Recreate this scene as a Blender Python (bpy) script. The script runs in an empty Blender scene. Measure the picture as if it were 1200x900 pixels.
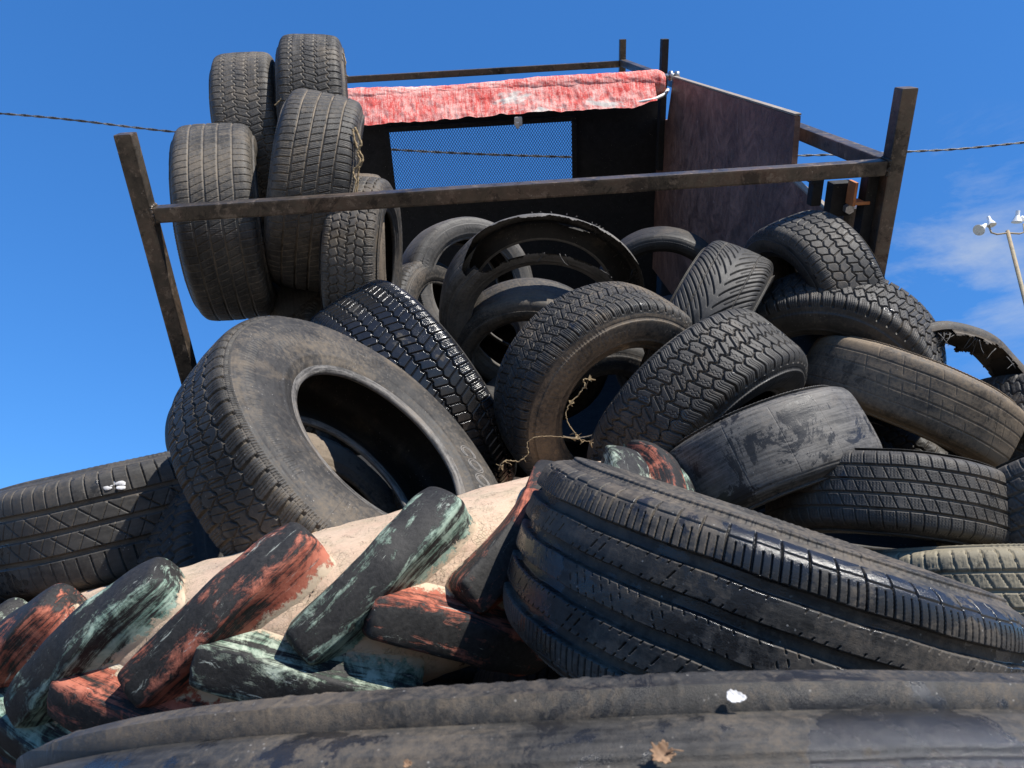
import bpy, bmesh, math, random
import numpy as np
from mathutils import Vector, Matrix, noise as mnoise
random.seed(7)
RNG = np.random.default_rng(7)
PI = math.pi
scene = bpy.context.scene
COL = scene.collection

# ---------------------------------------------------------------- survey frame
# Everything was measured from where the photographer crouched: metres to the
# right, above and in front of the lens, lens 0.5 m above the ground, tilted up.
PITCH = math.radians(20.0)
EYE = 0.50
CP, SP = math.cos(PITCH), math.sin(PITCH)
def W3(x, y, z):
    return Vector((x, z*CP - y*SP, EYE + y*CP + z*SP))
def WD(x, y, z):
    return Vector((x, z*CP - y*SP, y*CP + z*SP)).normalized()

# ---------------------------------------------------------------- scene helpers
def tag(o, label=None, cat=None, group=None, kind=None):
    if label: o['label'] = label
    if cat: o['category'] = cat
    if group: o['group'] = group
    if kind: o['kind'] = kind
    return o

def empty(name, loc, mat3=None):
    o = bpy.data.objects.new(name, None)
    COL.objects.link(o)
    m = Matrix.Translation(loc)
    if mat3 is not None:
        m = m @ mat3.to_4x4()
    o.matrix_world = m
    o.empty_display_size = .1
    return o

def mk(name, V, Q, mat, parent=None, smooth=True, attrs=None):
    """numpy verts (n,3) and faces (m,4) or a list of polygons -> one mesh object"""
    me = bpy.data.meshes.new(name)
    V = np.ascontiguousarray(V, dtype=np.float32)
    if isinstance(Q, np.ndarray):
        Q = Q[:, ::-1]
        k = Q.shape[1]
        me.vertices.add(len(V)); me.vertices.foreach_set('co', V.ravel())
        me.loops.add(Q.size); me.loops.foreach_set('vertex_index', np.ascontiguousarray(Q, dtype=np.int32).ravel())
        me.polygons.add(len(Q))
        me.polygons.foreach_set('loop_start', np.arange(0, Q.size, k, dtype=np.int32))
        me.update(calc_edges=True)
    else:
        me.from_pydata([tuple(v) for v in V], [], Q); me.update()
    if smooth:
        me.polygons.foreach_set('use_smooth', np.ones(len(me.polygons), dtype=bool))
    for an, (typ, data) in (attrs or {}).items():
        at = me.attributes.new(an, typ, 'POINT')
        at.data.foreach_set('value' if typ == 'FLOAT' else 'vector', np.ascontiguousarray(data, dtype=np.float32).ravel())
    me.materials.append(mat)
    o = bpy.data.objects.new(name, me)
    COL.objects.link(o)
    if parent: o.parent = parent
    return o

def bm_obj(name, bm, mat, parent=None, smooth=False):
    me = bpy.data.meshes.new(name)
    bmesh.ops.recalc_face_normals(bm, faces=bm.faces)
    bm.to_mesh(me); bm.free()
    if smooth:
        me.polygons.foreach_set('use_smooth', np.ones(len(me.polygons), dtype=bool))
    me.materials.append(mat)
    o = bpy.data.objects.new(name, me); COL.objects.link(o)
    if parent: o.parent = parent
    return o

def box_bm(bm, c, s, rot=None, bevel=0.0):
    r = bmesh.ops.create_cube(bm, size=1.0)
    vs = r['verts']
    bmesh.ops.scale(bm, verts=vs, vec=s)
    if bevel > 0:
        es = list({e for v in vs for e in v.link_edges})
        rr = bmesh.ops.bevel(bm, geom=es, offset=bevel, segments=2, profile=.7, affect='EDGES')
        vs = list({v for f in rr['faces'] for v in f.verts} | {v for v in vs if v.is_valid})
    if rot is not None:
        bmesh.ops.rotate(bm, verts=vs, cent=(0, 0, 0), matrix=rot)
    bmesh.ops.translate(bm, verts=vs, vec=c)
    return vs

def tube_np(pts, rad, n=8, caps=True):
    """swept tube with one radius per point"""
    pts = [Vector(p) for p in pts]
    if not hasattr(rad, '__len__'): rad = [rad]*len(pts)
    V, F = [], []
    up = Vector((0, 0, 1))
    t0 = (pts[1]-pts[0]).normalized()
    if abs(t0.dot(up)) > .9: up = Vector((1, 0, 0))
    a = t0.cross(up).normalized()
    for i, p in enumerate(pts):
        t = (pts[min(i+1, len(pts)-1)] - pts[max(i-1, 0)]).normalized()
        a = (a - t*a.dot(t)).normalized(); b = t.cross(a)
        for k in range(n):
            th = 2*PI*k/n
            V.append(tuple(p + (a*math.cos(th) + b*math.sin(th))*rad[i]))
    for i in range(len(pts)-1):
        for k in range(n):
            k2 = (k+1) % n
            F.append((i*n+k, i*n+k2, (i+1)*n+k2, (i+1)*n+k))
    if caps:
        F.append(tuple(range(n))[::-1]); F.append(tuple((len(pts)-1)*n+k for k in range(n)))
    return V, F

def tubes(name, paths, mat, parent=None, n=8):
    V, F = [], []
    for pts, rad in paths:
        v, f = tube_np(pts, rad, n)
        o = len(V); V += v; F += [tuple(i+o for i in q) for q in f]
    return mk(name, np.array(V), F, mat, parent)

def catmull(P, m=12):
    P = np.array(P, float); out = []
    for i in range(len(P)-1):
        p0, p1, p2, p3 = P[max(i-1, 0)], P[i], P[i+1], P[min(i+2, len(P)-1)]
        t = np.linspace(0, 1, m, endpoint=False)[:, None]
        out.append(.5*((2*p1) + (-p0+p2)*t + (2*p0-5*p1+4*p2-p3)*t**2 + (-p0+3*p1-3*p2+p3)*t**3))
    out.append(P[-1:]); return np.concatenate(out)

# ---------------------------------------------------------------- node helpers
class NT:
    def __init__(s, name):
        s.m = bpy.data.materials.new(name); s.m.use_nodes = True
        s.t = s.m.node_tree; s.n = s.t.nodes; s.l = s.t.links
        s.bsdf = s.n['Principled BSDF']
    def node(s, typ, ins=None, **kw):
        nd = s.n.new(typ)
        for k, v in kw.items(): setattr(nd, k, v)
        for k, v in (ins or {}).items(): s.set(nd.inputs[k], v)
        return nd
    def set(s, sock, v):
        if isinstance(v, bpy.types.NodeSocket): s.l.new(v, sock)
        elif isinstance(v, bpy.types.Node): s.l.new(v.outputs[0], sock)
        else: sock.default_value = v
    def noise(s, vec, scale, detail=6, rough=.6, dist=0.):
        return s.node('ShaderNodeTexNoise', {'Vector': vec, 'Scale': scale, 'Detail': detail, 'Roughness': rough, 'Distortion': dist}).outputs[0]
    def ramp(s, v, a, b, lo=0., hi=1.):
        return s.node('ShaderNodeMapRange', {'Value': v, 'From Min': a, 'From Max': b, 'To Min': lo, 'To Max': hi}, clamp=True).outputs[0]
    def math(s, op, a, b=0., clamp=False):
        nd = s.n.new('ShaderNodeMath'); nd.operation = op; nd.use_clamp = clamp
        s.set(nd.inputs[0], a); s.set(nd.inputs[1], b); return nd.outputs[0]
    def mix(s, f, a, b):
        nd = s.n.new('ShaderNodeMix'); nd.data_type = 'RGBA'
        s.set(nd.inputs[0], f)
        for sock, v in ((nd.inputs[6], a), (nd.inputs[7], b)):
            s.set(sock, (*v, 1.) if isinstance(v, (tuple, list)) and len(v) == 3 else v)
        return nd.outputs[2]
    def coord(s, which='Object', off=(0, 0, 0), scale=(1, 1, 1)):
        tc = s.n.new('ShaderNodeTexCoord')
        mp = s.node('ShaderNodeMapping', {'Vector': tc.outputs[which], 'Location': off, 'Scale': scale})
        return mp.outputs[0]
    def attr(s, name):
        return s.node('ShaderNodeAttribute', attribute_name=name)
    def bump(s, h, strength, dist, normal=None):
        nd = s.node('ShaderNodeBump', {'Height': h, 'Strength': strength, 'Distance': dist})
        if normal is not None: s.set(nd.inputs['Normal'], normal)
        return nd.outputs[0]
    def out(s, **kw):
        names = {'color': 'Base Color', 'rough': 'Roughness', 'normal': 'Normal', 'metal': 'Metallic', 'spec': 'Specular IOR Level'}
        for k, v in kw.items():
            v = (*v, 1.) if isinstance(v, (tuple, list)) and len(v) == 3 else v
            s.set(s.bsdf.inputs[names[k]], v)
        return s.m

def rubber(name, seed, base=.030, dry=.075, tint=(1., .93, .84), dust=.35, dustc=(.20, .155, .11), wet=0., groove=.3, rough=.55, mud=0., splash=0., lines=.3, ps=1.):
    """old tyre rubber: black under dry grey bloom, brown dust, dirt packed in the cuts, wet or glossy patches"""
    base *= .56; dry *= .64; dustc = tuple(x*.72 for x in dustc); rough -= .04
    t = NT(name)
    o = t.coord('Object', off=(seed*3.17, seed*1.31, seed*2.7), scale=(ps, ps, ps))
    prof = t.attr('prof').outputs['Vector']
    pst = t.node('ShaderNodeMapping', {'Vector': prof, 'Scale': (2.2, 26., 1.), 'Location': (seed, seed*.7, 0)}).outputs[0]
    pst2 = t.node('ShaderNodeMapping', {'Vector': prof, 'Scale': (9., 160., 1.), 'Location': (seed*2, seed, 0)}).outputs[0]
    cav = t.attr('cav').outputs['Fac']
    big = t.noise(o, 3.2, 7, .62, .4)
    mid = t.noise(o, 17., 8, .68, .3)
    fine = t.noise(o, 95., 8, .75)
    grain = t.noise(o, 620., 4, .7)
    streak = t.noise(pst, 1., 6, .65)
    hair = t.noise(pst2, 1., 5, .7)
    bloom = t.math('ADD', t.math('MULTIPLY', big, .5), t.math('MULTIPLY', t.math('ADD', mid, streak), .27))
    bloom = t.math('ADD', bloom, t.math('MULTIPLY', t.math('SUBTRACT', hair, .5), lines))
    g = t.ramp(bloom, .42, .60)
    dark = tuple(base*c for c in tint); lite = tuple(dry*c for c in tint)
    c = t.mix(g, dark, lite)
    c = t.mix(t.math('MULTIPLY', t.ramp(fine, .42, .75), .35), c, tuple(x*1.7 for x in lite))
    # dust settles in irregular drifts
    dm = t.math('ADD', t.math('MULTIPLY', big, .55), t.math('MULTIPLY', fine, .45))
    dm = t.ramp(dm, .60-.26*dust, .74-.24*dust)
    c = t.mix(t.math('MULTIPLY', dm, min(.9, .35+.6*dust)), c, dustc)
    # dirt in grooves
    gm = t.math('MULTIPLY', t.math('MULTIPLY', cav, groove), t.ramp(mid, .3, .6), True)
    c = t.mix(gm, c, tuple(x*1.15 for x in dustc))
    if mud:
        mm = t.ramp(t.noise(o, 7., 9, .7, .8), .69-.12*mud, .73-.12*mud)
        c = t.mix(mm, c, (.27, .19, .115))
    # brown stains with ragged edges
    st_ = t.ramp(t.noise(o, 5.2, 9, .76, .4), .54, .64)
    c = t.mix(t.math('MULTIPLY', st_, min(.8, .25+dust*.6)), c, tuple(x*.75 for x in dustc))
    dk = t.ramp(t.noise(o, 8.7, 10, .80, .3), .56, .62)
    c = t.mix(t.math('MULTIPLY', dk, .6), c, dark)
    # pale specks: grit, plus water glints painted into the colour
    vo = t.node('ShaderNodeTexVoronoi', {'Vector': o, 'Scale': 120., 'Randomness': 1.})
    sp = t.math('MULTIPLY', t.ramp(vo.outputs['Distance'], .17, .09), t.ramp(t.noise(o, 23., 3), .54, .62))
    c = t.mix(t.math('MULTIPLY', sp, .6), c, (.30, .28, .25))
    sp_ = .26
    r = t.ramp(fine, .2, .8, rough-.05, rough+.18)
    r = t.math('ADD', r, t.math('MULTIPLY', dm, .22), True)
    if wet:
        wn = t.noise(o, 6.5, 10, .70, .4)
        wn = t.math('ADD', wn, t.math('MULTIPLY', t.math('SUBTRACT', streak, .5), .35))
        wm = t.ramp(wn, .66-.24*wet, .69-.24*wet)
        c = t.mix(t.math('MULTIPLY', wm, .78), c, (.009, .0095, .011))
        r = t.mix(t.math('MULTIPLY', wm, .92), r, (.17, .17, .17))
        sp_ = t.ramp(wm, 0, 1, .26, .44)
    if splash:
        sp1 = t.noise(t.node('ShaderNodeMapping', {'Vector': o, 'Scale': (1., 1., 1.)}).outputs[0], 9., 10, .78, .7)
        sm = t.ramp(sp1, .60-.1*splash, .612-.1*splash)
        c = t.mix(t.math('MULTIPLY', sm, .85), c, (.010, .010, .011))
        r = t.mix(t.math('MULTIPLY', sm, .6), r, (.25, .25, .25))
    h = t.math('ADD', t.math('MULTIPLY', fine, .8), t.math('MULTIPLY', grain, .5))
    h = t.math('ADD', h, t.math('MULTIPLY', hair, .35 + lines*.4))
    nb = t.bump(mid, .45, .0011)
    n = t.bump(h, .55, .0012, nb)
    return t.out(color=c, rough=r, normal=n, spec=sp_)

# ---------------------------------------------------------------- tyre building
def sm(d, w, e):          # 1 inside |d|<w, soft edge e
    return np.clip((w + e - np.abs(d))/e, 0, 1)
def saw(s, p):            # signed distance to the nearest multiple of p
    return (s + p/2) % p - p/2
def tri(s, p):
    return 2*np.abs(2*((s/p) % 1) - 1) - 1
def hsh(i, k=0.):         # repeatable random per index
    return (np.sin(i*12.9898 + k*78.233)*43758.5453) % 1

def tread_depth(style, s, u, R, tw, wear, rs):
    """s arc length, u across (-1..1 tread, beyond = shoulder), returns depth in m and cavity 0..1"""
    C = 2*PI*R
    x = u*tw
    au = np.abs(u)
    D = .0075*wear
    g = np.zeros_like(s)
    def P(n): return C/round(C/n)
    if style == 'rib':
        for c in (-.66, -.22, .22, .66): g = np.maximum(g, D*sm(x-c*tw-.0004*np.sin(s*60), .0066, .0018))
        p = P(.030); sh = (au > .70)*np.clip((1.30-au)/.12, 0, 1)
        sl = s + .15*(au-.7)*tw*np.sign(u)
        g = np.maximum(g, .0035*wear*sm(saw(sl, p), .0008, .0009)*sh)
        step = ((saw(sl+p/2, p) > -p*.5) & (au > 1.02) & (au < 1.06))
        g = np.maximum(g, .0022*sm(x*np.sign(u)-(1.03*tw+.003*np.round(hsh(np.floor(sl/p), 1.))), .0006, .0008))
        for k, off in ((3, .33), (3, .66)):
            g = np.maximum(g, .0026*wear*sm(saw(sl+off*p, p), .0005, .0007)*((au > .74) & (au < .98)))
        ps = P(.0135)
        idx = np.floor(u*2.27+.5)
        nick = sm(saw(s + .55*x*np.where(idx % 2 == 0, 1, -1) + idx*.004, ps), .00045, .0007)
        loc = saw(x-idx*.44*tw, 1.)
        g = np.maximum(g, .0024*wear*nick*(au < .60)*((np.abs(loc) > .0105) | ((np.abs(loc) < .006) & (hsh(np.floor(s/ps)+idx*7) > .6)))*(hsh(np.floor(s/ps)*1.7+idx) > .22))
    elif style == 'touring':   # straight narrow grooves, slim lateral cuts
        for c in (-.62, -.2, .2, .62): g = np.maximum(g, D*sm(x-c*tw, .0022, .0014))
        p = P(.0265)
        g = np.maximum(g, .006*wear*sm(saw(s+.1*x, p), .0009, .0009)*(au > .64)*np.clip((1.32-au)/.1, 0, 1))
        row = np.floor((u+.62)/.413)
        g = np.maximum(g, .0055*wear*sm(saw(s + .45*x + row*.31*p, p), .0008, .0009)*(au < .6))
        q = p/4
        zz = .0012*tri(x, .006)
        g = np.maximum(g, .0016*wear*sm(saw(s+zz, q), .0003, .0006)*(hsh(np.floor(s/q)+row*3) > .25)*(np.abs(saw(u, .413)) < .13))
    elif style in ('at', 'block', 'truck', 'zig', 'lt'):
        amp = {'at': .006, 'block': .0055, 'truck': .0028, 'zig': .005, 'lt': .0032}[style]
        p = P({'at': .036, 'block': .034, 'truck': .030, 'zig': .029, 'lt': .034}[style])
        gw = {'at': .0022, 'block': .0026, 'truck': .0016, 'zig': .0013, 'lt': .0015}[style]
        cs = {'at': (-.60, -.2, .2, .60), 'block': (-.66, -.25, .25, .66), 'truck': (-.72, -.36, 0., .36, .72), 'zig': (-.64, -.22, .22, .64), 'lt': (-.60, -.2, .2, .60)}[style]
        for i, c in enumerate(cs):
            z = amp*np.clip(1.6*tri(s + i*.37*p, p), -1, 1)
            g = np.maximum(g, D*sm(x - c*tw - z, gw, .0014))
        edges = (-9,) + cs + (9,)
        for i in range(len(edges)-1):
            a, b = edges[i], edges[i+1]
            m = (u > a) & (u <= b)
            if a < -5 or b > 5: continue
            sl = s + (.35 if i % 2 else -.35)*x + .41*i*p
            wd = .0012 + .0009*(style in ('at', 'block'))
            g = np.maximum(g, m*D*(.8 if style != 'lt' else .45)*sm(saw(sl, p), wd*(1 if style != 'lt' else .6), .0012))
            if style in ('at', 'zig', 'block'):
                g = np.maximum(g, m*.0025*wear*sm(saw(sl + p/2 + .0025*tri(x, .012), p), .0004, .0007))
                g = np.maximum(g, m*.0022*wear*sm(saw(sl + p*.27 + .0025*tri(x, .012), p), .0003, .0006)*(hsh(np.floor(sl/p)+i) > .4))
        oc = abs(cs[-1])
        alt = np.floor(s/p) % 2
        reach = {'at': 1.30, 'block': 1.30, 'lt': 1.16}.get(style, 1.2)
        shw = {'at': .0042, 'block': .0036, 'truck': .0012, 'zig': .0022, 'lt': .0046}[style]
        sl = s + .12*x*np.sign(u) + .004*tri(au, .5)*(style == 'at')
        widen = 1 + .8*np.clip((au-1)/.2, 0, 1)
        g = np.maximum(g, D*.95*sm(saw(sl, p), shw*.5*widen, .0015)*(au > oc)*np.clip((reach-au)/.06, 0, 1))
        if style == 'lt':
            g = np.maximum(g, .0022*sm(saw(s, p/5), .0007, .0010)*(au > 1.08)*(au < 1.52))
            g = np.maximum(g, .002*sm((au-1.13)*tw, .0008, .001))
            g = np.maximum(g, m*0 + .003*sm(saw(s-.5*x, p/2), .0006, .0009)*(au < .58)*(hsh(np.floor((s-.5*x)/(p/2)), np.floor(u*2.5)) > .35))
        for off in (.33, .5, .67):
            g = np.maximum(g, .002*wear*sm(saw(sl+off*p, p), .0004, .0007)*(au > oc+.06)*(au < 1.25))
    elif style == 'directional':
        p = P(.042)
        cv = -.135*np.clip(au, 0, 1.3)**.72
        sl = s - cv
        w = .0024 + .0010*np.clip(1-au, 0, 1)
        g = np.maximum(g, D*sm(saw(sl, p), w, .0014)*(au > .06)*np.clip((1.25-au)/.08, 0, 1))
        g = np.maximum(g, D*.6*sm(saw(sl+p/2, p), .0012, .001)*(au > .34)*np.clip((1.2-au)/.08, 0, 1))
        g = np.maximum(g, D*.7*sm((au-.60)*tw, .0010, .001))
    elif style == 'sport':     # wide grooves, long oblique cuts
        for c in (-.42, .08, .55): g = np.maximum(g, D*sm(x-c*tw, .0050, .0018))
        p = P(.030)
        g = np.maximum(g, D*.8*sm(saw(s+.1*x, p), .0009, .001)*((u > .62) | (u < -.5))*np.clip((1.28-au)/.1, 0, 1))
        p2 = P(.062)
        mid = (u > -.36) & (u < .5)
        g = np.maximum(g, D*.7*sm(saw(s + 1.15*x, p2), .0013, .001)*mid*(np.abs(u-.08) > .07))
        g = np.maximum(g, D*.4*sm(saw(s - .5*x + .3*p2, p2/2), .0006, .0009)*mid)
    elif style == 'bald':
        for c in (-.62, -.2, .2, .62): g = np.maximum(g, .0018*sm(x-c*tw, .0009, .0014)*(.5+.5*np.sin(s*5+c*9)**2))
        p = P(.034)
        g = np.maximum(g, .0011*sm(saw(s+.35*x, p), .0005, .0011)*(hsh(np.floor(s/p), np.floor(u*3)) > .55))
        g = np.maximum(g, .0012*sm((au-1.06)*tw, .0006, .001))
    elif style == 'slick':
        g = np.maximum(g, .0016*sm((au-.98)*tw, .0010, .0014))
        p = P(.11)
        g = np.maximum(g, .0007*sm(saw(s, p), .0004, .0009)*(au < .95))
    cav = np.clip(g/max(D*.6, .001), 0, 1)
    # chunks and wear
    n1 = np.sin(s*31+x*57+rs)*np.sin(s*47-x*83+rs*2)*np.sin(s*13+x*29)
    g = g + .0006*n1
    return g, cav

def lumps(th, rs, amp):
    return amp*(.5*np.sin(2*th+rs) + .3*np.sin(3*th+rs*1.7) + .2*np.sin(5*th+rs*2.3) + .12*np.sin(11*th+rs*3.1))

def profile(R, W, Rb):
    m = lambda f: Rb + f*(R-Rb)
    tread = [(0, R), (.12*W, R-.0004), (.25*W, R-.0018), (.34*W, R-.0045), (.395*W, R-.0095), (.432*W, R-.019), (.452*W, R-.030)]
    side = [(.452*W, R-.030), (.474*W, R-.045), (.492*W, m(.66)), (.50*W, m(.52)), (.495*W, m(.38)), (.475*W, m(.24)), (.45*W, m(.14)), (.428*W, m(.095))]
    bead = [(.428*W, m(.095)), (.422*W, m(.05)), (.412*W, m(.015)), (.392*W, m(0)), (.362*W, m(.0)), (.350*W, m(.03)), (.352*W, m(.09))]
    liner = [(.352*W, m(.09)), (.385*W, m(.2)), (.43*W, m(.34)), (.452*W, m(.5)), (.445*W, m(.62)), (.415*W, R-.048), (.36*W, R-.034), (.2*W, R-.026), (0, R-.024)]
    return tread, side, bead, liner

def resample(P, n):
    D = catmull(P, 24)
    L = np.concatenate([[0], np.cumsum(np.linalg.norm(np.diff(D, axis=0), axis=1))])
    t = np.linspace(0, L[-1], n)
    return np.stack([np.interp(t, L, D[:, 0]), np.interp(t, L, D[:, 1])], 1), L[-1]

def nrm2(P):
    d = np.gradient(P, axis=0); n = np.stack([-d[:, 1], d[:, 0]], 1)
    return n/np.linalg.norm(n, axis=1)[:, None]

def view_thetas(n, th0, k=3.2):
    """more columns of quads where the tyre is seen large, fewer round the back"""
    g = np.linspace(0, 2*PI, 4001)
    w = 1 + k*np.clip(.35+np.cos(g-th0), 0, 1)**1.
    c = np.concatenate([[0], np.cumsum((w[1:]+w[:-1])/2)]); c /= c[-1]
    return np.interp(np.linspace(0, 1, n, endpoint=False), c, g)

def ring_quads(nt, npf, closed_prof=False, flip=False):
    i = np.arange(nt)[:, None]; j = np.arange(npf-1)[None, :]
    a = i*npf+j; b = ((i+1) % nt)*npf+j
    q = np.stack([a, b, b+1, a+1], -1).reshape(-1, 4)
    return q[:, ::-1] if flip else q

def fold(q):
    return q

def make_tyre(name, label, cat, c, n, R, W, Rb, style, mats, nt=800, nx=90, wear=1., seed=0, group='tyres heaped in the pile', lump=.004, torn=None, oval=0., ledge=None):
    """an Empty at the tyre's centre (its axle along local X) with tread, two sidewalls, two beads and inner liner as parts"""
    n = Vector(n).normalized()
    ax = WD(*n); cw = W3(*c)
    ref = Vector((0, 0, 1)) if abs(ax.z) < .95 else Vector((0, 1, 0))
    ay = (ref - ax*ref.dot(ax)).normalized(); az = ax.cross(ay)
    root = empty(name, cw, Matrix((ax, ay, az)).transposed())
    tag(root, label, cat, group)
    tocam = Vector((0, 0, EYE)) - cw
    th0 = math.atan2(tocam.dot(az), tocam.dot(ay))
    th = view_thetas(nt, th0) if nt > 300 else np.linspace(0, 2*PI, nt, endpoint=False)
    if torn is not None and TORN_TH[0]:
        v = WD(*TORN_TH[0]) if not isinstance(TORN_TH[0], float) else None
        if v is not None: TORN_TH[0] = math.atan2(v.dot(az), v.dot(ay))
    tread, side, bead, liner = profile(R, W, Rb)
    tw = .40*W
    rs = seed*1.37
    def surf(P, N, s0, disp, off_cav, sgn, nm, mat, attrs_extra=None):
        TH, J = np.meshgrid(th, np.arange(len(P)), indexing='ij')
        x = (P[:, 0] + 0*TH); r = (P[:, 1] + 0*TH)
        x = x + N[:, 0]*(-disp); r = r + N[:, 1]*(-disp)
        k = np.clip((r-Rb)/(R-Rb), 0, 1)
        lr = lumps(TH, rs, lump)*k
        r = r + lr + oval*k*np.cos(2*(TH-rs))
        x = sgn*x + lumps(TH, rs+2, lump*1.2)*k
        V = np.stack([x, r*np.cos(TH), r*np.sin(TH)], -1).reshape(-1, 3)
        prof = np.stack([TH*R + seed*.7, (s0[None, :] + 0*TH), 0*TH], -1).reshape(-1, 3)
        q = ring_quads(len(th), len(P), flip=(sgn > 0))
        if torn is not None:
            keep = ~torn(nm, TH, (x/(.5*W)), (r-Rb)/(R-Rb)).reshape(-1)
            fk = keep[q].all(axis=1); q = q[fk]
            if len(q) == 0: return None
        return mk(nm, V, q, mat, root, attrs={'cav': ('FLOAT', off_cav.reshape(-1)), 'prof': ('FLOAT_VECTOR', prof)})
    # tread: one strip across
    half, hl = resample(tread, nx//2+1)
    P = np.concatenate([half[::-1]*np.array([-1, 1]), half[1:]])
    sprof = np.concatenate([-np.linspace(0, hl, nx//2+1)[::-1], np.linspace(0, hl, nx//2+1)[1:]])
    N = nrm2(P); N = N*np.sign(N[:, 1:2]+1e-9)
    TH, U = np.meshgrid(th, sprof/tw, indexing='ij')
    D, cav = tread_depth(style, TH*R, U, R, tw, wear, rs)
    fade = np.clip((sprof[-1]-np.abs(sprof))/.004, 0, 1)
    D = D*fade
    x = P[:, 0]
    surf(P, N, sprof, D, cav, 1., 'tread', mats[0])
    # sidewalls, beads
    ns = max(22, nx//3) if ledge is None else 110
    for sgn in (1., -1.):
        Ps, ls = resample(side, ns); Ns = nrm2(Ps); Ns = Ns*np.sign(Ns[:, 0:1]+1e-9)
        f = (Ps[:, 1]-Rb)/(R-Rb)
        ring = -.0014*np.exp(-((f-.80)/.02)**2) - .0016*np.exp(-((f-.22)/.03)**2) + .0010*np.exp(-((f-.70)/.012)**2)
        d = ring[None, :] + 0*th[:, None]
        SS = th[:, None]*R; fb = f[None, :]
        # moulded ornament: a hatched band in sectors, worn raised blocks, vent spew lines
        sec = hsh(np.floor(th[:, None]/(2*PI)*9), seed)
        d = d - .0007*sm(saw(SS, .011), .0018, .0014)*(fb > .60)*(fb < .72)*(sec > .35)
        bl = hsh(np.floor(SS/.017), seed+3)
        d = d - .0008*sm(saw(SS, .017), .0052*(.4+.6*bl), .0012)*(fb > .40)*(fb < .52)*(hsh(np.floor(th[:, None]/(2*PI)*14), seed+9) > .55)*(ledge is None)
        d = d - .0006*sm(saw(SS, 2*PI*R/16), .0007, .0012)*(fb > .25)*(fb < .95)
        if ledge is not None:
            d = d - .004*np.exp(-((fb-.44)/.012)**2) + .003*np.exp(-((fb-.40)/.012)**2) - .003*np.clip((.16-fb)/.02, 0, 1)
            d = d - .010*np.clip((f[None, :]-ledge)/.02, 0, 1) + .0022*np.exp(-((f[None, :]-ledge+.02)/.012)**2)
            d = d - .0007*sm(saw(th[:, None]*R, R*2*PI/22), .0006, .001)*(f[None, :] < ledge-.04)
        d[:, 0] = 0; d[:, -1] = 0
        cavs = np.clip(ring/.001, 0, 1)[None, :]*.4 + 0*th[:, None]
        surf(Ps, Ns, hl+np.linspace(0, ls, ns), d, cavs, sgn, 'sidewall', mats[1])
        Pb, lb = resample(bead, 10)
        surf(Pb, nrm2(Pb), hl+ls+np.linspace(0, lb, 10), np.zeros((len(th), 10)), np.zeros((len(th), 10)), sgn, 'bead', mats[2])
    hl2, ll = resample(liner, 16)
    Pl = np.concatenate([hl2, hl2[:-1][::-1]*np.array([-1, 1])])
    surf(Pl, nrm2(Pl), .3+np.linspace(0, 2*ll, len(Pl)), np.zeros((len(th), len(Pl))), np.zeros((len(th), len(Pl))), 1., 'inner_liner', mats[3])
    return root
# ================================================================ tyres
def mats_for(nm, seed, **k):
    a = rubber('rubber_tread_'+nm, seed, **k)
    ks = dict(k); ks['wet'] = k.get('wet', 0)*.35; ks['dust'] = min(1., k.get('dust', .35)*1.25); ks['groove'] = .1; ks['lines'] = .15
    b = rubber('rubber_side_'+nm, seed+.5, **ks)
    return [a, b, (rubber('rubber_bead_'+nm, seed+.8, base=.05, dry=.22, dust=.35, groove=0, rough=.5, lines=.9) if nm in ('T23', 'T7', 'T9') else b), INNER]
INNER = rubber('rubber_inner', 3.3, base=.012, dry=.026, dust=.10, groove=0, rough=.6)

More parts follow.
